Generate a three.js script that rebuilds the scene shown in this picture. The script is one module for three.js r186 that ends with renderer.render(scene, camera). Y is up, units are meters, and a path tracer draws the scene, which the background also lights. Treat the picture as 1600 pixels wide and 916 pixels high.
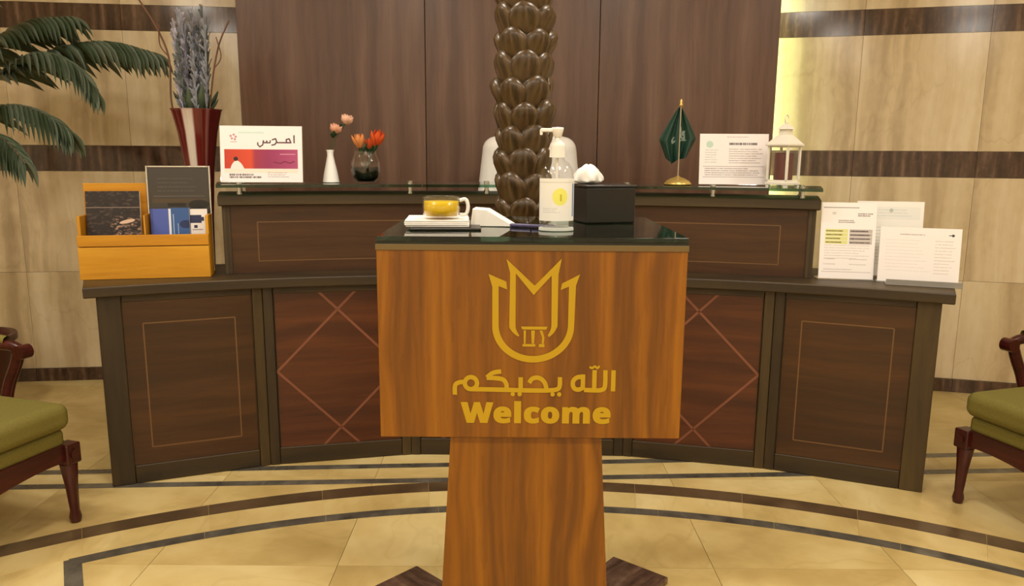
import * as THREE from 'three';
import { mergeGeometries, mergeVertices } from 'three/addons/utils/BufferGeometryUtils.js';
import { RoundedBoxGeometry } from 'three/addons/geometries/RoundedBoxGeometry.js';
import { RectAreaLightUniformsLib } from 'three/addons/lights/RectAreaLightUniformsLib.js';
import { FontLoader } from 'three/addons/loaders/FontLoader.js';
import { TextGeometry } from 'three/addons/geometries/TextGeometry.js';

// ---------------------------------------------------------------- camera, light, exposure
const D = Math.PI / 180;
const scene = new THREE.Scene();
scene.background = new THREE.Color(0, 0, 0);
const camera = new THREE.PerspectiveCamera(41.78, 1600 / 916, 0.05, 40);
camera.position.set(0, 1.32, 0);
camera.rotation.order = 'YXZ';
camera.rotation.set(-10.296 * D, 0, 0.4 * D);
const renderer = new THREE.WebGLRenderer();
renderer.toneMapping = THREE.LinearToneMapping;
renderer.toneMappingExposure = 1.0;
renderer.shadowMap.enabled = true;
RectAreaLightUniformsLib.init();
const LAMP = new THREE.Color(1.0, 0.935, 0.83);          // warm white downlights
const LAMP_POWER = 76;
const CEIL = 2.95;

// ---------------------------------------------------------------- helpers
let seedState = 12345;
const rnd = () => { seedState |= 0; seedState = seedState + 0x6D2B79F5 | 0; let t = Math.imul(seedState ^ seedState >>> 15, 1 | seedState); t = t + Math.imul(t ^ t >>> 7, 61 | t) ^ t; return ((t ^ t >>> 14) >>> 0) / 4294967296; };
const rr = (a, b) => a + (b - a) * rnd();
const lerp = (a, b, t) => a + (b - a) * t;
const clamp = (x, a, b) => Math.min(b, Math.max(a, x));
const sstep = (a, b, x) => { const t = clamp((x - a) / (b - a), 0, 1); return t * t * (3 - 2 * t); };
const V = (x, y, z) => new THREE.Vector3(x, y, z);

const taken = new Map();
function numbered(name) { const n = taken.get(name) || 0; taken.set(name, n + 1); return n ? name + '_' + String(n).padStart(3, '0') : name; }
function shade(o) { o.traverse((m) => { if (m.isMesh) { m.castShadow = true; m.receiveShadow = true; } }); return o; }
function thing(name, label, category, p = [0, 0, 0], turn = 0, group) {
  const o = new THREE.Group(); o.name = numbered(name); o.position.set(...p); o.rotation.y = turn; scene.add(o);
  o.userData = { label, category }; if (group) o.userData.group = group;
  return o;
}
function struct(name, geo, m) {
  const o = geo ? new THREE.Mesh(geo, m) : new THREE.Group(); o.name = name; o.userData.kind = 'structure'; scene.add(o); return o;
}
function part(name, geo, m, parent, p, turn, label) {
  const o = new THREE.Mesh(Array.isArray(geo) ? merge(geo) : geo, m); o.name = name; parent.add(o);
  if (p) o.position.set(...p); if (turn) o.rotation.y = turn; if (label) o.userData.label = label;
  return o;
}
function solo(name, geo, m, label, category, p = [0, 0, 0], turn = 0, group) {
  const o = new THREE.Mesh(Array.isArray(geo) ? merge(geo) : geo, m); o.name = numbered(name); scene.add(o);
  o.position.set(...p); o.rotation.y = turn; o.userData = { label, category }; if (group) o.userData.group = group;
  return o;
}
const flat = (g) => { const r = g.index ? g.toNonIndexed() : g; for (const k of Object.keys(r.attributes)) if (!['position', 'normal', 'uv'].includes(k)) r.deleteAttribute(k); return r; };
const merge = (gs) => mergeGeometries(gs.map(flat));
const T = (g, x = 0, y = 0, z = 0, rx = 0, ry = 0, rz = 0) => { if (rx || ry || rz) g.applyMatrix4(new THREE.Matrix4().makeRotationFromEuler(new THREE.Euler(rx, ry, rz))); return g.translate(x, y, z); };
// texture coordinates in metres, by the way each face points
function uvBox(g, size = 1, swap = false, ou = 0, ov = 0) {
  g = g.index ? g.toNonIndexed() : g;
  const p = g.attributes.position, n = g.attributes.normal, uv = new Float32Array(p.count * 2);
  for (let i = 0; i < p.count; i++) {
    const ax = Math.abs(n.getX(i)), ay = Math.abs(n.getY(i)), az = Math.abs(n.getZ(i));
    let u, v;
    if (ay > ax && ay > az) { u = p.getX(i); v = p.getZ(i); } else if (ax > az) { u = p.getZ(i); v = p.getY(i); } else { u = p.getX(i); v = p.getY(i); }
    if (swap) [u, v] = [v, u];
    uv[i * 2] = (u + ou) / size; uv[i * 2 + 1] = (v + ov) / size;
  }
  g.setAttribute('uv', new THREE.BufferAttribute(uv, 2)); return g;
}
const bx = (w, h, d, x = 0, y = 0, z = 0) => new THREE.BoxGeometry(w, h, d).translate(x, y, z);
const rbx = (w, h, d, r = 0.003, x = 0, y = 0, z = 0, s = 1) => new RoundedBoxGeometry(w, h, d, s, Math.min(r, w / 2.01, h / 2.01, d / 2.01)).translate(x, y, z);
const cyl = (r0, r1, h, x = 0, y = 0, z = 0, n = 20) => new THREE.CylinderGeometry(r1, r0, h, n).translate(x, y + h / 2, z);
const lathe = (pts, n = 28) => new THREE.LatheGeometry(pts.map(([r, y]) => new THREE.Vector2(r, y)), n);
const tube = (pts, r, seg = 20, n = 7) => new THREE.TubeGeometry(new THREE.CatmullRomCurve3(pts.map((q) => V(...q))), seg, r, n, false);
function bar(a, b, w, d) {                                   // a straight bar between two points
  const A = V(...a), B = V(...b), g = new THREE.BoxGeometry(w, d, A.distanceTo(B));
  const m = new THREE.Matrix4().lookAt(B, A, Math.abs(B.y - A.y) > 0.9 * A.distanceTo(B) ? V(0, 0, 1) : V(0, 1, 0)); g.applyMatrix4(m);
  return g.translate((A.x + B.x) / 2, (A.y + B.y) / 2, (A.z + B.z) / 2);
}
// a sweep with varying radii along a list of [x, y, z, rx, rz]
function limb(list, n = 10) {
  const pos = [], idx = [];
  list.forEach(([x, y, z, a, b = a]) => { for (let i = 0; i < n; i++) { const t = i / n * 2 * Math.PI; pos.push(x + a * Math.cos(t), y, z + b * Math.sin(t)); } });
  for (let j = 0; j < list.length - 1; j++) for (let i = 0; i < n; i++) { const a = j * n + i, b = j * n + (i + 1) % n, c = a + n, d = b + n; idx.push(a, c, b, b, c, d); }
  const cap = (j, flip) => { const c = pos.length / 3; pos.push(list[j][0], list[j][1], list[j][2]); for (let i = 0; i < n; i++) { const a = j * n + i, b = j * n + (i + 1) % n; flip ? idx.push(c, b, a) : idx.push(c, a, b); } };
  cap(0, false); cap(list.length - 1, true);
  const g = new THREE.BufferGeometry(); g.setAttribute('position', new THREE.Float32BufferAttribute(pos, 3)); g.setIndex(idx); g.computeVertexNormals();
  g.setAttribute('uv', new THREE.Float32BufferAttribute(new Float32Array(pos.length / 3 * 2), 2)); return g;
}
// a sector of a ring lying level: centre c = [x, z], radii, heights, angles (0 = away from the lobby, positive = clockwise)
function ring(c, r0, r1, y0, y1, a0, a1, seg = 24, bevel = 0) {
  const s = new THREE.Shape(), P = (r, a) => [c[0] + r * Math.sin(a), r * Math.cos(a) - c[1]];
  for (let i = 0; i <= seg; i++) { const q = P(r1, lerp(a0, a1, i / seg)); i ? s.lineTo(...q) : s.moveTo(...q); }
  for (let i = seg; i >= 0; i--) s.lineTo(...P(r0, lerp(a0, a1, i / seg)));
  s.closePath();
  const g = new THREE.ExtrudeGeometry(s, { depth: y1 - y0 - 2 * bevel, bevelEnabled: bevel > 0, bevelThickness: bevel, bevelSize: bevel, bevelOffset: -bevel, bevelSegments: 1, curveSegments: 1 });
  return g.rotateX(-Math.PI / 2).translate(0, y0 + bevel, 0);
}
function poly(points, y0, y1) {                               // a flat slab from [x, z] corners
  const s = new THREE.Shape(points.map(([x, z]) => new THREE.Vector2(x, -z)));
  return new THREE.ExtrudeGeometry(s, { depth: y1 - y0, bevelEnabled: false }).rotateX(-Math.PI / 2).translate(0, y0, 0);
}

// ---------------------------------------------------------------- procedural textures
function hash(ix, iy, s) { let h = Math.imul(ix, 374761393) ^ Math.imul(iy, 668265263) ^ Math.imul(s, 2246822519); h = Math.imul(h ^ h >>> 13, 1274126177); return ((h ^ h >>> 16) >>> 0) / 4294967296; }
function vn(x, y, px, py, s) {                                // value noise that repeats after px, py cells
  const x0 = Math.floor(x), y0 = Math.floor(y), fx = x - x0, fy = y - y0, u = fx * fx * (3 - 2 * fx), v = fy * fy * (3 - 2 * fy);
  const w = (a, p) => ((a % p) + p) % p;
  const a = hash(w(x0, px), w(y0, py), s), b = hash(w(x0 + 1, px), w(y0, py), s), c = hash(w(x0, px), w(y0 + 1, py), s), d = hash(w(x0 + 1, px), w(y0 + 1, py), s);
  return lerp(lerp(a, b, u), lerp(c, d, u), v);
}
function fbm(u, v, cu, cv, s, oct = 4) { let a = 0, k = 0.5, t = 0; for (let i = 0; i < oct; i++) { a += k * vn(u * cu, v * cv, cu, cv, s + i * 17); t += k; k *= 0.5; cu *= 2; cv *= 2; } return a / t; }
function tex(w, h, fn, srgb = true) {
  const d = new Uint8Array(w * h * 4);
  for (let y = 0; y < h; y++) for (let x = 0; x < w; x++) { const c = fn(x / w, y / h), i = (y * w + x) * 4; d[i] = clamp(c[0], 0, 255); d[i + 1] = clamp(c[1], 0, 255); d[i + 2] = clamp(c[2], 0, 255); d[i + 3] = 255; }
  const t = new THREE.DataTexture(d, w, h); t.wrapS = t.wrapT = THREE.RepeatWrapping; t.magFilter = THREE.LinearFilter; t.minFilter = THREE.LinearMipmapLinearFilter; t.generateMipmaps = true;
  if (srgb) t.colorSpace = THREE.SRGBColorSpace; t.needsUpdate = true; return t;
}
const ramp = (stops, t) => { t = clamp(t, 0, 1) * (stops.length - 1); const i = Math.min(stops.length - 2, Math.floor(t)), f = t - i; return [0, 1, 2].map((k) => lerp(stops[i][k], stops[i + 1][k], f)); };
// grain runs along v
const woodTex = (stops, seed, cu = 10, fine = 70) => tex(512, 512, (u, v) => {
  const warp = (fbm(u, v, 4, 2, seed, 3) - 0.5) * 0.10, a = fbm(u + warp, v, cu, 1, seed + 3, 4), b = fbm(u + warp * 0.4, v, fine, 3, seed + 9, 2), p = fbm(u, v, 120, 9, seed + 21, 2);
  return ramp(stops, (a - 0.5) * 1.5 + 0.5 + (b - 0.5) * 0.42 + (p > 0.66 ? -0.12 : 0));
});
const marbleTex = (stops, seed, vein, cu = 9, cv = 2) => tex(512, 512, (u, v) => {
  const w = (fbm(u, v, 3, 3, seed, 3) - 0.5) * (cv < 3 ? 0.05 : 0.16), a = fbm(u + w, v + w, cu, cv, seed + 5, 5), b = fbm(u, v, 40, 24, seed + 8, 3);
  const c = ramp(stops, (a - 0.5) * 1.6 + 0.5 + (b - 0.5) * 0.35), k = Math.abs(fbm(u + w, v, 6, 2, seed + 31, 4) - 0.5);
  const f = vein * (1 - sstep(0, 0.02, k)); return [lerp(c[0], c[0] * 0.72, f), lerp(c[1], c[1] * 0.68, f), lerp(c[2], c[2] * 0.6, f)];
});
const M = {};
const std = (o) => new THREE.MeshStandardMaterial(o), phys = (o) => new THREE.MeshPhysicalMaterial(o);
const tPanel = woodTex([[88, 59, 42], [104, 73, 55], [118, 87, 68]], 11, 14, 60);
const tCounter = woodTex([[53, 29, 8], [67, 38, 12], [81, 49, 18]], 23, 14, 50);
const tRed = woodTex([[58, 24, 8], [74, 34, 13], [90, 45, 19]], 27, 14, 50);
const tLect = woodTex([[100, 56, 0], [127, 75, 1], [149, 93, 6]], 37, 26, 80);
const tYellow = woodTex([[176, 114, 8], [196, 134, 14], [210, 152, 34]], 41, 5, 40);
const tCream = marbleTex([[188, 165, 130], [212, 190, 152], [224, 206, 172]], 51, 0.1, 20, 1);
const tFloor = marbleTex([[188, 160, 100], [210, 184, 122], [222, 200, 142]], 61, 0.1, 5, 5);
const tBrown = marbleTex([[58, 40, 30], [84, 62, 48], [120, 94, 76]], 71, -0.4, 22, 2);
M.panel = std({ map: tPanel, roughness: 0.36 });
M.counter = std({ map: tCounter, roughness: 0.38 });
M.red = std({ map: tRed, roughness: 0.36 });
M.frame = std({ map: woodTex([[44, 31, 10], [60, 44, 17], [74, 57, 24]], 29, 8, 50), roughness: 0.5 });
M.lect = std({ map: tLect, roughness: 0.4 });
M.yellow = std({ map: tYellow, roughness: 0.5 });
M.cream = std({ map: tCream, roughness: 0.14 });
M.cream2 = std({ map: marbleTex([[186, 163, 127], [210, 188, 149], [222, 204, 169]], 57, 0.12, 16, 1), roughness: 0.16 });
M.band = std({ map: tBrown, roughness: 0.12 });
M.floor = std({ map: tFloor, roughness: 0.3 });
M.floor2 = std({ map: marbleTex([[182, 154, 94], [204, 178, 116], [218, 196, 138]], 67, 0.12, 6, 5), roughness: 0.3 });
M.floorBand = std({ map: marbleTex([[72, 54, 34], [86, 66, 43], [100, 79, 54]], 73, -0.15, 8, 8), roughness: 0.28 });
M.inlay = std({ color: 0x7c4a34, roughness: 0.4 });
M.inlayPale = std({ color: 0x6e4e2c, roughness: 0.4 });
M.greyStone = std({ map: marbleTex([[62, 58, 50], [84, 78, 68], [104, 98, 86]], 77, -0.3, 8, 8), roughness: 0.25 });
M.plaster = std({ color: 0xe9e2d2, roughness: 0.9 });
M.joint = std({ color: 0x8d7a58, roughness: 0.9 });
M.mahogany = std({ map: woodTex([[44, 12, 10], [66, 20, 16], [84, 30, 22]], 81, 10, 50), roughness: 0.28 });
M.olive = std({ map: tex(256, 256, (u, v) => { const n = fbm(u, v, 64, 64, 91, 2), s = Math.sin(u * 2 * Math.PI * 48) * 0.5 + 0.5; return ramp([[98, 88, 30], [132, 122, 52]], n * 0.7 + s * 0.3); }), roughness: 0.75 });
M.gold = std({ color: 0xb8950f, roughness: 0.42, metalness: 0.15 });
M.goldBase = std({ color: 0xd8b768, roughness: 0.3, metalness: 0.6 });
M.chrome = std({ color: 0xd0d0cc, roughness: 0.2, metalness: 1 });
M.white = std({ color: 0xf1ede6, roughness: 0.55 });
M.paper = std({ color: 0xf3efe8, roughness: 0.8 });
M.black = std({ color: 0x14120f, roughness: 0.35 });
M.blackTop = std({ color: 0x191b17, roughness: 0.2 });
M.glass = phys({ color: 0xe6f4ec, roughness: 0.02, transmission: 1, thickness: 0, ior: 1.5 });
M.glassEdge = phys({ color: 0xa9c9b6, roughness: 0.05, transmission: 1, thickness: 0, ior: 1.5 });
M.clear = phys({ color: 0xffffff, roughness: 0.02, transmission: 1, thickness: 0, ior: 1.45 });
M.trunk = std({ map: tex(256, 256, (u, v) => { const n = fbm(u, v, 30, 6, 101, 4); return ramp([[48, 34, 18], [78, 59, 35], [100, 78, 50]], (n - 0.5) * 1.6 + 0.5); }), roughness: 0.32 });

// ---------------------------------------------------------------- the room
// floor: a grid of marble slabs, with the curved inlaid bands let into it
const FC = [0.085, 0.25];
const floor = struct('floor');
part('screed', uvBox(bx(9.4, 0.1, 11.6, 0, -0.056, 0.7), 1), M.joint, floor);
const TS = 0.61;
const keep = (x0, x1, z0, z1) => {                            // wholly under the inlaid sector?
  let inside = true; for (const [x, z] of [[x0, z0], [x1, z0], [x0, z1], [x1, z1]]) { const dx = x - FC[0], dz = z - FC[1], r = Math.hypot(dx, dz), a = Math.atan2(dx, -dz); if (r > 2.9 || Math.abs(a) > 28 * D || r < 0.5) inside = false; }
  return !inside;
};
for (let i = -6; i < 6; i++) for (let j = -8; j < -1; j++) {
  const x0 = 0.05 + i * TS, z0 = 0.06 + j * TS, g = 0.0016;
  if (!keep(x0, x0 + TS, z0, z0 + TS)) continue;
  part('floor_slab', uvBox(bx(TS - g, 0.02, TS - g, x0 + TS / 2, -0.01, z0 + TS / 2), 1.3, rnd() < 0.5, rr(0, 3), rr(0, 3)), rnd() < 0.5 ? M.floor : M.floor2, floor);
}
part('floor_slab_field', [uvBox(bx(9.2, 0.02, 7.2, 0, -0.01, 2.44), 1.3), uvBox(bx(1, 0.02, 4.28, -4.1, -0.01, -3.3), 1.3), uvBox(bx(0.9, 0.02, 4.28, 4.15, -0.01, -3.3), 1.3)], M.floor, floor);
// the sector medallion: slabs inside, dark line, slabs between, broad brown band
const inl = 0.0012;
{
  const circ = []; for (let i = 0; i <= 60; i++) { const a = lerp(-31, 33, i / 60) * D; circ.push([FC[0] + 2.94 * Math.sin(a), FC[1] - 2.94 * Math.cos(a)]); }
  circ.push([FC[0] + 0.7 * Math.sin(33 * D), FC[1] - 0.7 * Math.cos(33 * D)], [FC[0] - 0.7 * Math.sin(31 * D), FC[1] - 0.7 * Math.cos(31 * D)]);
  const area = circ.reduce((s, p, i) => { const q = circ[(i + 1) % circ.length]; return s + p[0] * q[1] - q[0] * p[1]; }, 0), sg = Math.sign(area);
  const clip = (pts) => { for (let i = 0; i < circ.length && pts.length; i++) { const a = circ[i], b = circ[(i + 1) % circ.length], out = [], f = (p) => sg * ((b[0] - a[0]) * (p[1] - a[1]) - (b[1] - a[1]) * (p[0] - a[0])); for (let k = 0; k < pts.length; k++) { const p = pts[k], q = pts[(k + 1) % pts.length], fp = f(p), fq = f(q); if (fp >= 0) out.push(p); if (fp * fq < 0) { const t = fp / (fp - fq); out.push([lerp(p[0], q[0], t), lerp(p[1], q[1], t)]); } } pts = out; } return pts; };
  for (let i = -4; i < 5; i++) for (let j = 0; j < 5; j++) {
    const x0 = 0.66 + (i - 1) * TS + (j % 2 ? 0 : 0), z0 = -2.9 + j * TS, g = 0.0008, c = clip([[x0 + g, z0 + g], [x0 + TS - g, z0 + g], [x0 + TS - g, z0 + TS - g], [x0 + g, z0 + TS - g]]);
    if (c.length > 2) part('floor_slab', uvBox(poly(c, -0.012, inl), 1.3, rnd() < 0.5, rr(0, 3), rr(0, 3)), rnd() < 0.5 ? M.floor : M.floor2, floor);
  }
  for (let k = 0; k < 8; k++) { const a0 = lerp(-30.8, 33, k / 8) * D, a1 = lerp(-30.8, 33, (k + 1) / 8) * D - 0.0004; part('dark_stone_line', uvBox(ring(FC, 2.941, 2.992, -0.012, inl, a0, a1, 10), 0.7), M.greyStone, floor); }
  for (let k = 0; k < 12; k++) { const a0 = lerp(-45, 45, k / 12) * D, a1 = lerp(-45, 45, (k + 1) / 12) * D - 0.0004; part('floor_slab', uvBox(ring(FC, 2.9925, 3.124, -0.012, inl, a0, a1, 10), 1.3, false, rr(0, 3), rr(0, 3)), k % 2 ? M.floor : M.floor2, floor); part('brown_stone_band', uvBox(ring(FC, 3.1245, 3.212, -0.012, inl, a0, a1, 10), 0.9, false, rr(0, 2), rr(0, 2)), M.floorBand, floor); }
  for (const a of [-30.6, 32.8]) { const P = (r, s) => [FC[0] + r * Math.sin(a * D) + s * Math.cos(a * D), FC[1] - r * Math.cos(a * D) + s * Math.sin(a * D)]; part('dark_stone_line', uvBox(poly([P(0.7, -0.026), P(0.7, 0.026), P(2.985, 0.026), P(2.985, -0.026)], -0.011, inl + 0.0004), 0.7), M.greyStone, floor); }
  for (const [za, zb] of [[-3.022, -3.262], [-2.879, -3.086]]) for (let k = 0; k < 6; k++) {
    const x0 = lerp(-3, 3, k / 6), x1 = lerp(-3, 3, (k + 1) / 6), z = (x) => za + (zb - za) * (x + 1.72) / 3.63;
    part('dark_stone_line', uvBox(poly([[x0, z(x0) - 0.022], [x1 - 0.001, z(x1) - 0.022], [x1 - 0.001, z(x1) + 0.022], [x0, z(x0) + 0.022]], -0.011, inl * 0.6), 0.7), M.greyStone, floor);
  }
}
struct('ceiling', bx(9.4, 0.1, 11.6, 0, CEIL + 0.05, 0.7), M.plaster);
// marble walls in courses of slabs with two dark bands
const COURSES = [[0.0, 0.075, 'b'], [0.075, 0.64, 'c'], [0.64, 1.207, 'c'], [1.207, 1.348, 'b'], [1.348, 1.967, 'c'], [1.967, 2.102, 'b'], [2.102, CEIL, 'c']];
function marbleWall(name, x0, z0, x1, z1, widths) {
  const L = Math.hypot(x1 - x0, z1 - z0), w = struct(name);
  w.position.set(x0, 0, z0); w.rotation.y = -Math.atan2(z1 - z0, x1 - x0);
  part('backing', bx(L, CEIL, 0.1, L / 2, CEIL / 2, -0.073), M.plaster, w);
  COURSES.forEach(([y0, y1, k], ci) => {
    let x = 0; const ws = k === 'b' ? widths.map((q) => q) : widths;
    for (let i = 0; x < L - 0.001; i++) {
      const ww = Math.min(ws[i % ws.length], L - x), g = 0.0016, proud = ci === 0 ? 0.012 : 0;
      part(ci === 0 ? 'skirting_stone' : k === 'b' ? 'dark_band_slab' : 'marble_slab', uvBox(bx(ww - g, y1 - y0 - g, 0.022 + proud, x + ww / 2, (y0 + y1) / 2, -0.011 + proud / 2), k === 'b' ? 0.55 : 1.1, false, rr(0, 4), rr(0, 4)), k === 'b' ? M.band : (rnd() < 0.55 ? M.cream : M.cream2), w);
      x += ww;
    }
  });
  return w;
}
marbleWall('wall_back_right', 1.30, -4.54, 4.6, -3.66, [0.63, 0.62, 0.64]);
marbleWall('wall_back_left', -4.6, -4.08, -1.30, -4.475, [0.62, 0.61, 0.63]);
struct('wall_back', bx(3.4, CEIL, 0.1, 0, CEIL / 2, -4.62), M.plaster);
struct('wall_left', bx(0.1, CEIL, 11.6, -4.65, CEIL / 2, 0.7), M.plaster);
struct('wall_right', bx(0.1, CEIL, 11.6, 4.65, CEIL / 2, 0.7), M.plaster);
struct('wall_front', bx(9.4, CEIL, 0.1, 0, CEIL / 2, 6.45), M.plaster);
// veneered wood screen standing proud of the marble, three wide boards
{
  const w = struct('trim_1'), xs = [-1.487, -0.477, 0.462, 1.426], h = CEIL - 0.004;
  for (let i = 0; i < 3; i++) part('veneer_board', uvBox(rbx(xs[i + 1] - xs[i] - 0.003, h, 0.03, 0.002, (xs[i] + xs[i + 1]) / 2, h / 2 + 0.002, -4.315), 1.0, false, rr(0, 4), rr(0, 4)), M.panel, w);
  for (const x of [-1.2, -0.477, 0.462, 1.1]) part('batten', bx(0.06, h, 0.13, x, h / 2 + 0.002, -4.40), M.black, w);
}
// ceiling downlights
const mLamp = std({ color: 0xffffff, emissive: LAMP, emissiveIntensity: 3 });
function downlight(x, z) {
  const t = thing('ceiling_light', 'square recessed warm ceiling downlight with a white rim', 'ceiling light', [x, CEIL, z], 0, 'recessed ceiling downlights');
  const f = []; for (const s of [-1, 1]) f.push(bx(0.36, 0.014, 0.03, 0, -0.007, s * 0.165), bx(0.03, 0.014, 0.3, s * 0.165, -0.007, 0));
  part('rim', f, M.white, t); part('diffuser', bx(0.3, 0.006, 0.3, 0, -0.003, 0), mLamp, t);
  const l = new THREE.RectAreaLight(LAMP, LAMP_POWER, 0.3, 0.3); l.position.set(0, -0.016, 0); l.rotation.x = -Math.PI / 2; l.name = 'downlight_glow'; t.add(l);
}
for (const z of [-2.1, 0.2, 2.6, 5.0]) for (const x of [-2.4, -0.8, 0.8, 2.4]) downlight(x, z);
// yellow-green strip light hidden behind the right edge of the screen
{
  const c = new THREE.Color(0.80, 1.0, 0.5), t = thing('led_strip', 'yellow-green vertical light strip behind the edge of the wood screen', 'light strip', [1.405, 0, -4.36]);
  part('channel', bx(0.03, 2.7, 0.012, 0, 1.42, 0), M.white, t);
  part('diffuser', bx(0.02, 2.66, 0.004, 0, 1.42, -0.008), std({ color: 0xffffff, emissive: c, emissiveIntensity: 4 }), t);
  const l = new THREE.RectAreaLight(c, 52, 0.02, 2.66); l.position.set(0, 1.42, -0.0125); l.name = 'strip_glow'; t.add(l);
}

// ---------------------------------------------------------------- reception counter
const CC = [0.027, 0.28], CR = 3.54;
const ANG = [-27.1, -17.3, -7.6, 7.6, 17.3, 27.1].map((a) => a * D);
const at = (r, a, y = 0) => [CC[0] + r * Math.sin(a), y, CC[1] - r * Math.cos(a)];
function cabinet(i, label, kind) {
  const a0 = ANG[i], a1 = ANG[i + 1], am = (a0 + a1) / 2, hw = CR * Math.sin((a1 - a0) / 2) - 0.0002, dist = CR * Math.cos((a1 - a0) / 2), H = 0.774;
  const t = thing('counter_cabinet', label, 'counter', at(dist, am), -am, 'front cabinets of the reception counter');
  const hb = hw + 0.36 * Math.tan((a1 - a0) / 2);
  part('body', uvBox(poly([[-hw, -0.015], [hw, -0.015], [hb, -0.375], [-hb, -0.375]], 0.004, H - 0.001), 0.8), M.frame, t);
  const wood = kind === 'diamond' ? M.red : M.counter;
  const face = part('front_panel', uvBox(bx(hw * 2 - 0.09, H - 0.1, 0.008, 0, H / 2 + 0.02, -0.0115), 0.7, true, rr(0, 3), rr(0, 3)), wood, t);
  const pl = i === 0 ? 0.085 : 0.04, pr = i === 4 ? 0.085 : 0.04;
  part('post', uvBox(rbx(pl, H, 0.03, 0.004, -hw + pl / 2, H / 2, -0.013), 0.8), M.frame, t);
  part('post', uvBox(rbx(pr, H, 0.03, 0.004, hw - pr / 2, H / 2, -0.013), 0.8), M.frame, t);
  part('plinth_rail', uvBox(rbx(hw * 2 - pl - pr - 0.001, 0.075, 0.026, 0.004, (pl - pr) / 2, 0.0385, -0.013), 0.8, true), M.frame, t);
  part('top_rail', uvBox(rbx(hw * 2 - pl - pr - 0.001, 0.03, 0.02, 0.003, (pl - pr) / 2, H - 0.015, -0.013), 0.8, true), M.frame, t);
  const line = (x0, y0, x1, y1, m, w = 0.006) => part('inlay_line', T(bx(Math.hypot(x1 - x0, y1 - y0), w, 0.0016), (x0 + x1) / 2, (y0 + y1) / 2, -0.0072, 0, 0, Math.atan2(y1 - y0, x1 - x0)), m, face);
  if (kind === 'frame') {
    const xa = -hw + pl + 0.07, xb = hw - pr - 0.07, ya = 0.145, yb = 0.655;
    line(xa, ya, xb, ya, M.inlayPale, 0.005); line(xa, yb, xb, yb, M.inlayPale, 0.005); line(xa, ya, xa, yb, M.inlayPale, 0.005); line(xb, ya, xb, yb, M.inlayPale, 0.005);
  } else {
    const e = 0.255, ex = 0.075, cy = 0.41, u = 0.26, s = u / e, reps = kind === 'double' ? [-e, e] : [0];
    for (const o of reps) for (const q of [-1, 1]) for (const k of [-1, 1]) line(o + q * e, cy, o - q * ex, cy + k * (u + ex * s), M.inlay, 0.010);
  }
  return t;
}
cabinet(0, 'end cabinet with thin rectangular line, under the yellow brochure rack', 'frame');
cabinet(1, 'reddish diamond-lined cabinet adjoining the one under the brochure rack', 'diamond');
cabinet(2, 'wide middle cabinet of the counter, behind the lectern post', 'double');
cabinet(3, 'reddish diamond-lined cabinet adjoining the one under the white paper stands', 'diamond');
cabinet(4, 'end cabinet with thin rectangular line, under the white paper stands', 'frame');
solo('counter_worktop', uvBox(ring(CC, 3.495, 3.99, 0.7745, 0.815, -27.75 * D, 27.75 * D, 40, 0.004), 0.8, true), M.frame, 'long dark curved lower worktop of the reception counter', 'worktop');
// raised rear tier
{
  const t = thing('counter_upper_tier', 'raised brown wood tier along the back of the reception counter', 'counter'), A = 19.3 * D;
  const face = part('front_panel', uvBox(ring(CC, 3.665, 3.69, 0.8155, 1.1, -A, A, 40), 0.7, true), M.counter, t);
  part('carcass', ring(CC, 3.69, 3.9, 0.8155, 1.1, -A, A, 40), M.frame, t);
  part('top_rail', uvBox(ring(CC, 3.63, 3.96, 1.1, 1.145, -A - 0.008, A + 0.008, 40, 0.005), 0.8, true), M.frame, t);
  for (const s of [-1, 1]) part('end_post', bx(0.03, 0.284, 0.25, 0, 0, -0.125), M.frame, t, [at(3.655, s * A)[0], 0.958, at(3.655, s * A)[2]], -s * A);
  for (const [a, b] of [[-17.4, -1], [1, 17.4]]) { for (const y of [0.865, 1.03]) part('inlay_line', ring(CC, 3.6635, 3.6655, y - 0.002, y + 0.002, a * D, b * D, 20), M.inlayPale, face); for (const q of [a, b]) part('inlay_line', ring(CC, 3.6635, 3.6655, 0.865, 1.03, q * D - 0.0006, q * D + 0.0006, 1), M.inlayPale, face); }
}
{
  const t = thing('glass_shelf', 'long curved clear glass shelf on chrome standoffs above the counter', 'shelf');
  for (const [a, b] of [[-19.8, -6.6], [-6.55, 6.55], [6.6, 19.8]]) part('glass_sheet', ring(CC, 3.6, 3.93, 1.176, 1.188, a * D, b * D, 16), M.glassEdge, t);
  for (const a of [-18.4, -7.4, -2.2, 2.6, 7.4, 13, 18.6]) for (const r of [3.68, 3.88]) { const p = at(r, a * D); part('standoff', [cyl(0.013, 0.013, 0.006, p[0], 1.1455, p[2]), cyl(0.009, 0.009, 0.0305, p[0], 1.1455, p[2]), cyl(0.012, 0.012, 0.005, p[0], 1.1885, p[2])], M.chrome, t); }
}
const SHELF = 1.1885, WORK = 0.8155;

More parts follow.
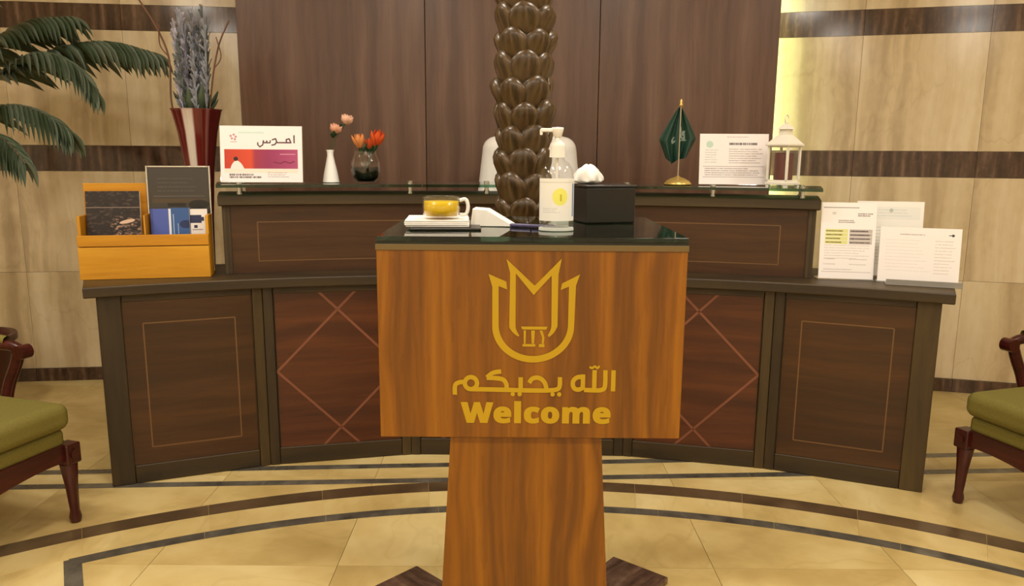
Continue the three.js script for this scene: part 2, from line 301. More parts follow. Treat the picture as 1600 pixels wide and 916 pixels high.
// ---------------------------------------------------------------- lectern
let lecternFace;
const LX = 0.039, LZ = -1.5;
const lectern = thing('lectern', 'orange-brown wooden welcome lectern with gold crest and tapered post', 'lectern', [LX, 0, LZ]);
{
  const W = 0.307, yb = 0.745, yt = 1.143;
  lecternFace = part('front_panel', uvBox(rbx(W * 2, yt - yb, 0.02, 0.002, 0, (yb + yt) / 2, -0.01), 0.62, false, 0.2), M.lect, lectern);
  for (const s of [-1, 1]) part('side_panel', uvBox(rbx(0.02, yt - yb, 0.48, 0.002, s * (W - 0.01), (yb + yt) / 2, -0.2605), 0.62, false, s), M.lect, lectern);
  part('rear_panel', uvBox(bx(W * 2 - 0.042, yt - yb, 0.02, 0, (yb + yt) / 2, -0.49), 0.62), M.lect, lectern);
  part('bottom_panel', uvBox(bx(W * 2 - 0.042, 0.02, 0.455, 0, yb + 0.012, -0.25), 0.62), M.lect, lectern);
  part('black_top', bx(W * 2, 0.006, 0.5, 0, yt + 0.003, -0.25), M.blackTop, lectern);
  for (const s of [-1, 1]) part('glass_sheet', rbx(W - 0.001, 0.01, 0.506, 0.0015, s * W / 2, yt + 0.0115, -0.25), M.glassEdge, lectern);
  part('edge_strip', rbx(W * 2 + 0.002, 0.012, 0.004, 0.001, 0, yt - 0.005, 0.001), std({ color: 0x6a5630, roughness: 0.4 }), lectern);
  // tapered post, wider at the foot
  const post = new THREE.BoxGeometry(1, 1, 1, 1, 1, 1), p = post.attributes.position;
  for (let i = 0; i < p.count; i++) { const up = p.getY(i) > 0; p.setXYZ(i, p.getX(i) * 2 * (up ? 0.156 : 0.2), up ? 0.746 : 0.036, p.getZ(i) > 0 ? -0.015 : -0.44); }
  post.computeVertexNormals(); part('post', uvBox(post, 0.62, false, 0.31), M.lect, lectern, [-0.008, 0, 0]);
  for (const [a, len] of [[39, 0.6], [-46, 0.565]]) {
    const q = rbx(0.2, a > 0 ? 0.024 : 0.023, len * 2, 0.005, 0, 0.0122, 0); part('base_slab', uvBox(q, 0.5, false, a), M.band, lectern, [0.0, 0, -0.295], -a * D, 'dark mottled brown base slab set diagonally');
  }
}
// gold crest and lettering on the front, drawn in the crest's own units
const LZF = 0.0002;
function extr(shape, s, x, y, depth = 0.0016) { const g = new THREE.ExtrudeGeometry(shape, { depth, bevelEnabled: false, curveSegments: 24 }); return g.scale(s[0], s[1], 1).translate(x, y, LZF); }
function polyShape(pts) { const s = new THREE.Shape(); pts.forEach((q, i) => { if (q.length === 2) i ? s.lineTo(q[0], -q[1]) : s.moveTo(q[0], -q[1]); else s.bezierCurveTo(q[0], -q[1], q[2], -q[3], q[4], -q[5]); }); s.closePath(); return s; }
{
  const sc = [0.000251, 0.000262], ox = 0.004 - 432 * sc[0], oy = 1.116 + 35 * sc[1];
  const cup = polyShape([[75, 150], [105, 250], [105, 560], [110, 720, 260, 838, 430, 838], [600, 838, 752, 720, 757, 560], [765, 235], [795, 150], [655, 220], [645, 270], [710, 243], [708, 545], [704, 690, 570, 787, 430, 787], [290, 787, 160, 690, 156, 545], [155, 243], [222, 268], [215, 208]]);
  const em = polyShape([[215, 35], [245, 140], [240, 560], [265, 605, 290, 622, 316, 634], [322, 626], [305, 600, 290, 575, 290, 545], [290, 145], [432, 310], [572, 160], [576, 545], [574, 580, 560, 600, 548, 622], [556, 636], [585, 620, 610, 590, 625, 550], [625, 150], [650, 30], [440, 238]]);
  const bits = [[[335, 555], [545, 555], [535, 578], [345, 578]], [[355, 585], [375, 585], [372, 690], [358, 690]], [[415, 585], [446, 585], [440, 690], [421, 690]], [[482, 585], [505, 585], [522, 640], [518, 690], [500, 690], [504, 640]], [[348, 692], [450, 692], [450, 712], [348, 712]], [[480, 692], [522, 692], [524, 716], [478, 716]]].map(polyShape);
  part('gold_crest', [cup, em, ...bits].map((s) => extr(s, sc, ox, oy)), M.gold, lecternFace, undefined, 0, 'gold crest of an M inside a cup shape');
  // Arabic greeting, drawn as strokes
  const strokes = [
    [[1474, 62], [1474, 245]],
    [[1404, 62], [1404, 195], [1396, 222], [1370, 235], [1225, 235]], [[1312, 62], [1312, 235]],
    [[1214, 100], [1214, 232]], [[1214, 118], [1160, 128], [1132, 155], [1128, 195], [1146, 225], [1180, 232], [1214, 215]],
    [[1268, 34], [1290, 44], [1312, 30], [1336, 44], [1352, 24]],
    [[1016, 125], [1016, 195], [1006, 222], [980, 235], [330, 235]], [[752, 176], [776, 142], [820, 130], [862, 146], [890, 182], [902, 232]],
    [[680, 128], [680, 235]], [[512, 78], [440, 92], [388, 132]], [[388, 134], [480, 138], [530, 150], [556, 184], [560, 235]],
    [[330, 235], [262, 234]], [[208, 170], [150, 176], [120, 196], [114, 282]],
  ];
  const dots = [[612, 274], [672, 274], [955, 274], [1012, 274]];
  const gs = [], s2 = [0.000236, 0.000242], bx0 = -0.157 - 100 * s2[0], by0 = 0.868 + 62 * s2[1] + 0.0225;
  const wq = 19;
  const disc = (x, y, r) => { const s = new THREE.Shape(); s.absarc(x, -y, r, 0, 2 * Math.PI); return s; };
  // each stroke is one ribbon with round ends, each a hair deeper than the last so that crossings stay clean
  const ribbon = (st, w) => {
    const c = new THREE.CatmullRomCurve3(st.map(([x, y]) => V(x, -y, 0)), false, 'centripetal'), n = st.length > 2 ? st.length * 6 : 1, L = [], R = [];
    let d = V(1, 0, 0), p;
    for (let i = 0; i <= n; i++) { p = n === 1 ? V(st[i][0], -st[i][1], 0) : c.getPoint(i / n); d = n === 1 ? V(st[1][0] - st[0][0], st[0][1] - st[1][1], 0).normalize() : c.getTangent(i / n); L.push([p.x - d.y * w, p.y + d.x * w]); R.push([p.x + d.y * w, p.y - d.x * w]); }
    return new THREE.Shape([...L, ...R.reverse()].map(([x, y]) => new THREE.Vector2(x, y)));
  };
  strokes.forEach((st) => gs.push(ribbon(st, st[0][0] === 1268 ? 9 : wq)));
  for (const [x, y] of dots) gs.push(disc(x, y, 19));
  { const m = disc(253, 181, 72), h = new THREE.Path(); h.absarc(253, -181, 34, 0, 2 * Math.PI, true); m.holes.push(h); gs.push(m); }
  part('arabic_lettering', gs.map((s, i) => new THREE.ExtrudeGeometry(s, { depth: 0.0014 + i * 0.00006, bevelEnabled: false, curveSegments: 8 }).scale(s2[0], s2[1], 1).translate(bx0, by0, LZF)), M.gold, lecternFace, undefined, 0, 'gold Arabic greeting');
  const font = await new FontLoader().loadAsync('fonts/droid/droid_sans_bold.typeface.json');
  const letters = []; let cx = 0;
  for (const ch of 'Welcome') { const g = new TextGeometry(ch, { font, size: 1, depth: 0.03, curveSegments: 6, bevelEnabled: true, bevelSize: 0.045, bevelThickness: 0.001, bevelSegments: 1 }); g.computeBoundingBox(); letters.push([ch, g, cx]); cx += font.data.glyphs[ch].ha / font.data.resolution * (font.data.resolution / 1000) * 1 + 0.03; }
  const all = letters.map(([, g, x]) => g.translate(x, 0, 0)), m = merge(all); m.computeBoundingBox(); const b = m.boundingBox, sx = 0.306 / (b.max.x - b.min.x), sy = 0.0475 / (b.max.y - b.min.y);
  m.translate(-b.min.x, -b.min.y, 0).scale(sx, sy, 0.05).translate(-0.142, 0.7765, LZF);
  part('welcome_lettering', m, M.gold, lecternFace, undefined, 0, 'gold lettering reading Welcome');
}
const LTOP = 1.1598;

// ---------------------------------------------------------------- palm trunk column between lectern and counter
{
  const t = thing('palm_trunk', 'brown knobbly palm trunk column standing behind the lectern', 'palm trunk', [0.031, 0, -2.28]);
  part('core', lathe([[0.0, 0], [0.1, 0], [0.085, 0.06], [0.068, 0.3], [0.064, CEIL - 0.002], [0, CEIL - 0.002]], 18), M.trunk, t);
  // one scale: a leaf base that swells outwards towards its upper lip
  const g = new THREE.SphereGeometry(1, 14, 10), p = g.attributes.position;
  for (let i = 0; i < p.count; i++) {
    let x = p.getX(i), y = p.getY(i), z = p.getZ(i);
    const taper = lerp(0.72, 1.0, sstep(-1, 0.6, y)) * (y > 0.55 ? 1.02 : 1), out = lerp(0.25, 1.0, sstep(-1, 0.55, y));
    x *= 0.05 * taper * (1 - 0.12 * sstep(0.4, 1, y)); z = z > 0 ? z * 0.033 * out : z * 0.02; z += 0.018 * sstep(-0.1, 0.9, y); y *= 0.064; p.setXYZ(i, x, y, z);
  }
  g.computeVertexNormals(); const gg = mergeVertices(g);
  const uvs = gg; let n = 0;
  for (let r = 0; r < 43; r++) for (let k = 0; k < 6; k++) {
    const y = 0.07 + r * 0.0668, a = (k + (r % 2 ? 0.5 : 0)) * 60 * D + rr(-0.05, 0.05), s = rr(0.92, 1.08), R = 0.054 * (y < 0.25 ? 1.15 : 1);
    if (y > CEIL - 0.07) continue;
    const o = part('leaf_base', uvs, M.trunk, t, [R * Math.sin(a), y, R * Math.cos(a)], a); o.scale.set(s, s * rr(0.9, 1.05), rr(0.7, 1.15)); o.rotation.z = rr(-0.12, 0.12); n++;
  }
}

// ---------------------------------------------------------------- printed things
function canvasTex(w, h, draw) { const c = document.createElement('canvas'); c.width = w; c.height = h; const x = c.getContext('2d'); draw(x, w, h); const t = new THREE.CanvasTexture(c); t.colorSpace = THREE.SRGBColorSpace; return t; }
const printMat = (w, h, draw, rough = 0.6) => std({ map: canvasTex(w, h, draw), roughness: rough });
function fineLines(x, x0, y0, w, n, dy, col, th, gap = 0.12) { x.fillStyle = col; for (let i = 0; i < n; i++) { let p = x0; const end = x0 + w * rr(0.7, 1); while (p < end) { const l = rr(4, 16); x.fillRect(p, y0 + i * dy, Math.min(l, end - p), th); p += l + rr(2, 5) + (rnd() < gap ? 6 : 0); } } }
function brush(x, pts, w, col) { x.strokeStyle = col; x.lineWidth = w; x.lineCap = 'round'; x.lineJoin = 'round'; x.beginPath(); pts.forEach(([a, b], i) => (i ? x.lineTo(a, b) : x.moveTo(a, b))); x.stroke(); }
// a sheet in a clear slanted holder; the group stands on its lower edge
function sheetStand(name, label, category, p, turn, w, h, lean, print, group, foot = 0.07) {
  const t = thing(name, label, category, p, turn, group), c = Math.cos(lean), s = Math.sin(lean);
  const tilt = (g, z = 0) => T(g.translate(0, h / 2, z), 0, 0.0035, 0, -lean, 0, 0);
  part('holder', [tilt(rbx(w + 0.008, h + 0.004, 0.003, 0.001), -0.0035), bx(w + 0.008, 0.003, foot, 0, 0.0017, -foot / 2 + 0.012)], M.clear, t);
  const sh = part('sheet', tilt(bx(w, h - 0.002, 0.0012), -0.0008), M.paper, t);
  part('print', tilt(new THREE.PlaneGeometry(w * 0.995, (h - 0.002) * 0.995), 0.0001), print, sh);
  return t;
}
// red and white sign
sheetStand('sign_stand', 'white sign with red and magenta band and Arabic heading beside bud vase', 'sign', [-1.062, SHELF, -3.285], 6 * D, 0.338, 0.238, 7 * D, printMat(768, 540, (x, w, h) => {
  x.fillStyle = '#f6ecea'; x.fillRect(0, 0, w, h);
  x.fillStyle = '#c98d9a'; for (const [a, b] of [[100, 96], [128, 84], [146, 104], [110, 120], [138, 128]]) { x.beginPath(); x.arc(a, b, 11, 0, 7); x.fill(); } x.fillRect(96, 150, 60, 6);
  x.fillStyle = '#cfe0d8'; x.fillRect(170, 56, 240, 16);
  const k = '#5b3a44';
  brush(x, [[694, 90], [694, 158]], 13, k); brush(x, [[664, 158], [648, 120], [620, 128], [622, 156], [664, 158], [530, 158]], 13, k); brush(x, [[490, 130], [520, 120], [530, 150], [512, 176], [484, 182]], 13, k); brush(x, [[470, 140], [466, 160], [440, 160], [436, 142], [432, 160], [410, 160], [404, 140], [398, 180], [370, 200], [350, 178], [352, 160]], 12, k);
  const g = x.createLinearGradient(40, 0, 720, 0); g.addColorStop(0, '#c23a22'); g.addColorStop(0.36, '#d84b26'); g.addColorStop(0.42, '#a03046'); g.addColorStop(0.6, '#96305a'); g.addColorStop(1, '#b04a74');
  x.fillStyle = g; x.fillRect(36, 224, 690, 186);
  x.fillStyle = '#f2e6e0'; x.beginPath(); x.moveTo(90, 410); x.quadraticCurveTo(110, 340, 150, 332); x.quadraticCurveTo(190, 340, 220, 410); x.fill(); x.fillStyle = '#2a1814'; x.beginPath(); x.arc(142, 316, 21, 0, 7); x.fill();
  brush(x, [[690, 340], [650, 356], [600, 340], [560, 360], [500, 346]], 12, '#7c2244'); brush(x, [[700, 270], [560, 270]], 7, '#d99ab4');
  x.fillStyle = '#fbe3d4'; x.fillRect(36, 412, 690, 40);
  fineLines(x, 80, 460, 300, 2, 24, '#6a5a58', 18); fineLines(x, 440, 446, 230, 3, 20, '#8a7470', 5);
}));
// white notice by the flag
sheetStand('notice_stand', 'white notice of fine text lines between flag and lantern', 'notice', [0.968, SHELF, -3.41], -4 * D, 0.296, 0.222, 7 * D, printMat(768, 576, (x, w, h) => {
  x.fillStyle = '#f1e6e2'; x.fillRect(0, 0, w, h);
  x.fillStyle = '#bcd0c0'; x.beginPath(); x.arc(110, 120, 40, 0, 7); x.fill();
  fineLines(x, 330, 100, 330, 1, 10, '#4c4446', 26, 0.3); fineLines(x, 300, 30, 300, 1, 10, '#b9a7a6', 8);
  fineLines(x, 330, 170, 390, 7, 26, '#9a8c8c', 8); fineLines(x, 60, 180, 150, 6, 28, '#b2b8ac', 8);
  x.fillStyle = '#8d807f'; for (const y of [370, 490]) x.fillRect(40, y, 690, 5); fineLines(x, 60, 392, 650, 4, 24, '#877a7a', 9);
}));
// paper stands on the right part of the worktop
const RG = 'white paper stands at the end of the counter';
sheetStand('paper_stand', 'tall white paper stand with yellow and grey table rows, beside upper tier', 'paper stand', [1.377, WORK, -3.135], -10 * D, 0.214, 0.315, 6 * D, printMat(600, 880, (x, w, h) => {
  x.fillStyle = '#f1eae6'; x.fillRect(0, 0, w, h);
  x.fillStyle = '#8f8884'; x.fillRect(20, 52, 390, 9); fineLines(x, 400, 120, 170, 2, 22, '#5b5556', 12); fineLines(x, 190, 200, 220, 2, 20, '#807874', 11); fineLines(x, 120, 110, 50, 2, 16, '#b4aca4', 10);
  for (let i = 0; i < 4; i++) { x.fillStyle = '#dcd98e'; x.fillRect(50, 306 + i * 44, 250, 40); x.fillStyle = '#bdb2ac'; x.fillRect(316, 306 + i * 44, 250, 40); fineLines(x, 60, 320 + i * 44, 220, 1, 10, '#5e582c', 14, 0); fineLines(x, 326, 320 + i * 44, 225, 1, 10, '#40363a', 15, 0); }
  fineLines(x, 50, 490, 500, 6, 30, '#cabfb8', 8); fineLines(x, 50, 650, 150, 2, 60, '#b6aaa4', 8); fineLines(x, 330, 650, 200, 2, 60, '#b6aaa4', 8); x.fillStyle = '#a59a94'; x.fillRect(30, 800, 540, 5); fineLines(x, 50, 770, 400, 1, 20, '#b0a5a0', 8);
}), RG, 0.08);
sheetStand('paper_stand', 'wide pale paper stand standing behind the low white sheet', 'paper stand', [1.592, WORK, -3.235], -12 * D, 0.262, 0.315, 5 * D, printMat(640, 760, (x, w, h) => {
  x.fillStyle = '#f0ebe2'; x.fillRect(0, 0, w, h); x.fillStyle = '#e7e4dc'; x.fillRect(30, 52, 580, 130); fineLines(x, 60, 80, 500, 3, 30, '#ccd0cc', 9); x.fillStyle = '#b7bcb8'; x.beginPath(); x.arc(330, 90, 20, 0, 7); x.fill(); fineLines(x, 60, 260, 500, 12, 34, '#cfcac4', 8);
}), RG, 0.08);
sheetStand('paper_stand', 'low landscape white sheet with small dark mark in its corner', 'paper stand', [1.626, WORK, -3.045], -20 * D, 0.292, 0.222, 8 * D, printMat(768, 580, (x, w, h) => {
  x.fillStyle = '#efe7e2'; x.fillRect(0, 0, w, h); fineLines(x, 190, 66, 300, 1, 10, '#b3a7a2', 12); fineLines(x, 530, 130, 190, 11, 34, '#cbbdb4', 8); fineLines(x, 60, 130, 430, 10, 36, '#ded4cf', 8);
  x.fillStyle = '#3c3a38'; x.beginPath(); x.arc(690, 70, 14, 0, 7); x.fill(); x.fillRect(650, 66, 40, 8);
}), RG, 0.06);
solo('paper_tray', [rbx(0.27, 0.004, 0.05, 0.001, 0, 0.002, 0), rbx(0.27, 0.022, 0.003, 0.001, 0, 0.012, 0.023)], std({ color: 0x8d8880, roughness: 0.35 }), 'grey shallow tray lying at the foot of the low white sheet', 'tray', [1.626, WORK, -3.0], -20 * D);

// ---------------------------------------------------------------- brochure rack with its contents
const RX = -1.468, RZ = -3.045, RT = 13 * D;
{
  const t = thing('brochure_rack', 'bright yellow wooden brochure rack on the end of the counter', 'brochure rack', [RX, WORK, RZ], RT), w = 0.486;
  part('front_board', uvBox(rbx(w, 0.128, 0.014, 0.002, 0, 0.064, -0.007), 0.5, true), M.yellow, t);
  part('front_strip', uvBox(rbx(w, 0.044, 0.014, 0.002, 0, 0.1535, -0.007), 0.5, true, 0.3), M.yellow, t);
  part('groove_batten', bx(w - 0.02, 0.02, 0.006, 0, 0.13, -0.0172), M.yellow, t);
  for (const s of [-1, 1]) part('side_panel', uvBox(rbx(0.012, 0.25, 0.115, 0.002, s * (w / 2 - 0.006), 0.125, -0.078), 0.5), M.yellow, t);
  part('back_panel', uvBox(rbx(w, 0.375, 0.01, 0.002, 0, 0.1875, -0.141), 0.5, true, 0.1), M.yellow, t);
  part('floor_board', uvBox(bx(w - 0.026, 0.008, 0.112, 0, 0.006, -0.078), 0.5), M.yellow, t);
  part('divider', uvBox(bx(0.006, 0.24, 0.11, 0.002, 0.132, -0.078), 0.5), M.yellow, t);
}
const rackAt = (x, z) => [RX + x * Math.cos(RT) + z * Math.sin(RT), WORK + 0.0105, RZ - x * Math.sin(RT) + z * Math.cos(RT)];
function leaflet(name, label, category, x, z, w, h, lean, body, print, thick = 0.006, group) {
  const t = thing(name, label, category, rackAt(x, z), RT, group), tilt = (g, q) => T(g.translate(0, h / 2, q), 0, 0, 0, -lean, 0, 0);
  part('pages', tilt(bx(w, h, thick), -thick / 2), body, t); part('cover', tilt(new THREE.PlaneGeometry(w, h), 0.0003), print, t); return t;
}
leaflet('leaflet', 'dark brown photographic leaflet in the yellow rack', 'leaflet', -0.123, -0.058, 0.2, 0.336, 5 * D, M.paper, printMat(400, 640, (x, w, h) => {
  x.fillStyle = '#241a17'; x.fillRect(0, 0, w, h);
  for (let i = 0; i < 320; i++) { const a = rr(0, w), b = rr(0, h * 0.75), l = b > 190 && a > 180 ? rr(60, 170) : rr(24, 74); x.fillStyle = `rgb(${l | 0},${(l * 0.8) | 0},${(l * 0.68) | 0})`; x.beginPath(); x.ellipse(a, b, rr(6, 26), rr(3, 9), rr(-0.4, 0.4), 0, 7); x.fill(); }
  x.fillStyle = '#d6b49a'; x.beginPath(); x.ellipse(300, 232, 60, 14, -0.2, 0, 7); x.fill(); x.fillStyle = '#8a7a70'; x.fillRect(0, 122, w, 5);
}), 0.012);
{
  const t = thing('display_board', 'black display board with thin silver edge standing in the yellow rack', 'board', rackAt(0.122, -0.104), RT), h = 0.436, w = 0.248, ln = 3 * D, tl = (g) => T(g, 0, 0, 0, -ln, 0, 0);
  part('board', tl(bx(w - 0.014, h - 0.014, 0.008, 0, h / 2, -0.004)), M.black, t);
  for (const s of [-1, 1]) { part('edge', tl(rbx(0.007, h, 0.012, 0.002, s * (w / 2 - 0.0035), h / 2, -0.004)), M.chrome, t); part('edge', tl(rbx(w - 0.0142, 0.007, 0.012, 0.002, 0, s > 0 ? h - 0.0035 : 0.0035, -0.004)), M.chrome, t); }
  part('print', tl(new THREE.PlaneGeometry(w - 0.016, h - 0.016).translate(0, h / 2, 0.0004)), printMat(400, 700, (x, W, H) => { x.fillStyle = '#3a342e'; x.fillRect(0, 0, W, H); fineLines(x, 60, 70, 280, 4, 28, '#4c463e', 8); x.fillStyle = '#5a5046'; x.fillRect(30, 190, 340, 6); x.fillStyle = '#4a3a28'; x.fillRect(20, 210, 360, 30); x.fillStyle = '#17120e'; x.beginPath(); x.ellipse(330, 250, 70, 30, 0, 0, 7); x.fill(); x.fillRect(120, 240, 120, 24); }, 0.3), t);
}
const BG = 'blue booklets in the yellow rack';
leaflet('booklet', 'violet-blue booklet with plain cover in the yellow rack', 'booklet', 0.055, -0.056, 0.078, 0.264, 4 * D, M.paper, printMat(200, 640, (x, w, h) => { x.fillStyle = '#4a5aa6'; x.fillRect(0, 0, w, h); x.fillStyle = '#3c4a90'; x.fillRect(0, 0, 24, h); x.fillStyle = '#dfe3ea'; x.fillRect(176, 0, 24, h); }), 0.007, BG);
leaflet('booklet', 'mid-blue booklet with pale stripes in the yellow rack', 'booklet', 0.13, -0.048, 0.07, 0.268, 4 * D, M.paper, printMat(200, 640, (x, w, h) => { x.fillStyle = '#33568f'; x.fillRect(0, 0, w, h); x.fillStyle = '#8fa6c4'; x.fillRect(20, 60, 12, h); x.fillRect(70, 150, 8, h); x.fillStyle = '#1d2c58'; x.beginPath(); x.ellipse(160, 160, 70, 40, 0, 0, 7); x.fill(); }), 0.007, BG);
leaflet('booklet', 'white and navy patterned booklet in the yellow rack', 'booklet', 0.2, -0.056, 0.066, 0.262, 4 * D, M.paper, printMat(200, 640, (x, w, h) => { x.fillStyle = '#e6e0dc'; x.fillRect(0, 0, w, h); x.fillStyle = '#232a4e'; x.fillRect(0, 60, 130, 80); x.fillRect(40, 160, 40, 30); x.fillRect(110, 80, 50, 40); x.fillStyle = '#a59aa0'; x.fillRect(20, 200, 120, 12); }), 0.007, BG);

// ---------------------------------------------------------------- things on the glass shelf
// bud vase with two roses
solo('bud_vase', lathe([[0, 0], [0.035, 0], [0.036, 0.004], [0.03, 0.04], [0.019, 0.09], [0.0135, 0.118], [0.0145, 0.134], [0.0175, 0.142], [0.0145, 0.1415], [0.0115, 0.12], [0.016, 0.088], [0, 0.03]], 28), M.white, 'slim white cone-shaped bud vase holding pink roses', 'vase', [-0.801, SHELF, -3.42]);
const petal = (len, w, curl, n = 5) => {                      // a cupped petal growing up the y axis, bowed towards +z
  const pos = [], idx = [], uv = [];
  for (let j = 0; j <= n; j++) for (let i = 0; i <= 4; i++) { const v = j / n, u = i / 4 * 2 - 1, ww = w * Math.sin(Math.PI * clamp(0.12 + v * 0.8, 0, 1)); pos.push(u * ww, v * len - 0.12 * len * u * u * v, curl * (Math.sin(v * 2.4)) - ww * 0.55 * u * u); uv.push(i / 4, v); }
  for (let j = 0; j < n; j++) for (let i = 0; i < 4; i++) { const a = j * 5 + i; idx.push(a, a + 1, a + 5, a + 1, a + 6, a + 5); }
  const g = new THREE.BufferGeometry(); g.setAttribute('position', new THREE.Float32BufferAttribute(pos, 3)); g.setAttribute('uv', new THREE.Float32BufferAttribute(uv, 2)); g.setIndex(idx); g.computeVertexNormals(); return g;
};
M.pink = std({ color: 0xe6a98c, roughness: 0.7, side: THREE.DoubleSide }); M.palePink = std({ color: 0xf0bfa4, roughness: 0.7, side: THREE.DoubleSide });
M.orange = std({ color: 0xd8531c, roughness: 0.6, side: THREE.DoubleSide }); M.peach = std({ color: 0xd88a4c, roughness: 0.6, side: THREE.DoubleSide });
M.leaf = std({ color: 0x2c4424, roughness: 0.5, side: THREE.DoubleSide }); M.stem = std({ color: 0x3c5226, roughness: 0.6 });
const leafGeo = (len, w) => { const g = petal(len, w, len * 0.12, 6); return g; };
function rose(p, head, label, m, s) {
  const t = thing('rose', label, 'rose', p, 0, 'roses in the white bud vase');
  const [hx, hy, hz] = head;
  part('stem', tube([[0, 0, 0], [hx * 0.25, hy * 0.5, hz * 0.2], [hx, hy, hz]], 0.0016, 12, 6), M.stem, t);
  const gs = []; [[3, 0.016, 0.0], [4, 0.021, 0.25], [5, 0.026, 0.45]].forEach(([n, len, tilt], k) => { for (let i = 0; i < n; i++) gs.push(T(T(petal(0.036 * s, len * 0.85 * s, 0.008 * s), 0, 0, 0.0035 * s * (k + 0.6), tilt * 0.28 * (k), 0, 0), 0, 0, 0, 0, i / n * 2 * Math.PI + k * 0.7, 0)); });
  const b = part('bloom', gs, m, t, [hx, hy - 0.004, hz]); b.rotation.set(0.15, 0, -Math.sign(hx) * 0.25);
  for (const a of [0.4, 2.6]) { const l = part('leaf', leafGeo(0.045, 0.013), M.leaf, t, [hx * 0.6, hy * 0.78, hz * 0.6]); l.rotation.set(0.7, a, 0, 'YXZ'); }
  return t;
}
rose([-0.801, SHELF + 0.1, -3.42], [0.026, 0.118, 0.005], 'salmon-pink rose, the lower of the two in the bud vase', M.pink, 1.15);
rose([-0.8, SHELF + 0.1, -3.424], [0.07, 0.158, -0.012], 'pale pink rose, the taller of the two in the bud vase', M.palePink, 1.15);
// round glass bowl with orange blooms
{
  const t = thing('glass_bowl_vase', 'round clear glass bowl vase holding orange blooms', 'vase', [-0.648, SHELF, -3.425]);
  part('bowl', lathe([[0, 0], [0.04, 0], [0.058, 0.02], [0.067, 0.055], [0.064, 0.09], [0.052, 0.118], [0.047, 0.132], [0.049, 0.137], [0.0455, 0.136], [0.05, 0.117], [0.061, 0.09], [0.064, 0.055], [0.055, 0.022], [0.038, 0.005], [0, 0.005]], 36), M.clear, t);
  part('water', lathe([[0, 0.0065], [0.036, 0.0065], [0.053, 0.023], [0.0615, 0.055], [0.061, 0.07], [0, 0.07]], 30), phys({ color: 0x5a6450, roughness: 0.02, transmission: 1, thickness: 0, ior: 1.33 }), t);
  const pb = []; for (let i = 0; i < 26; i++) { const a = rr(0, 6.28), r = rr(0, 0.036); pb.push(new THREE.IcosahedronGeometry(rr(0.006, 0.01), 1).scale(1, 0.8, 1).translate(r * Math.cos(a), rr(0.016, 0.034), r * Math.sin(a))); }
  const o = part('pebbles', pb, std({ color: 0x2e2a22, roughness: 0.5 }), t); o.userData.kind = 'stuff';
}
function bloom(head, label, m, s, tilt) {
  const t = thing('orange_flower', label, 'flower', [-0.648, SHELF + 0.04, -3.425], 0, 'orange flowers in the glass bowl'), [hx, hy, hz] = head;
  part('stem', tube([[rr(-0.01, 0.01), 0, 0], [hx * 0.5, hy * 0.5, hz * 0.4], [hx, hy, hz]], 0.002, 12, 6), M.stem, t);
  for (let i = 0; i < 6; i++) { const q = part('petal', petal(0.062 * s, 0.0165 * s, 0.012 * s), m, t, [hx, hy, hz]); q.rotation.set(tilt[0], 0, tilt[1]); q.rotateY(i * 60 * D); q.translateZ(0.006 * (i % 2 ? 1 : 0.5) + 0.003); q.rotateX(i % 2 ? 0.2 : 0.05); }
  for (const a of [0.9, 3.5]) { const l = part('leaf', leafGeo(0.07, 0.01), M.leaf, t, [hx * 0.7, hy * 0.72, hz * 0.7]); l.rotation.set(0.55, a, 0, 'YXZ'); }
}
bloom([0.048, 0.118, 0.01], 'large open orange bloom leaning out of the glass bowl', M.orange, 1.2, [0.25, -0.25]);
bloom([-0.02, 0.112, 0.015], 'peach-orange closed bloom standing upright in the glass bowl', M.peach, 1.0, [0.1, 0.12]);
bloom([0.018, 0.108, -0.02], 'small deep orange bloom between two larger ones in the glass bowl', M.orange, 0.75, [-0.1, 0.05]);
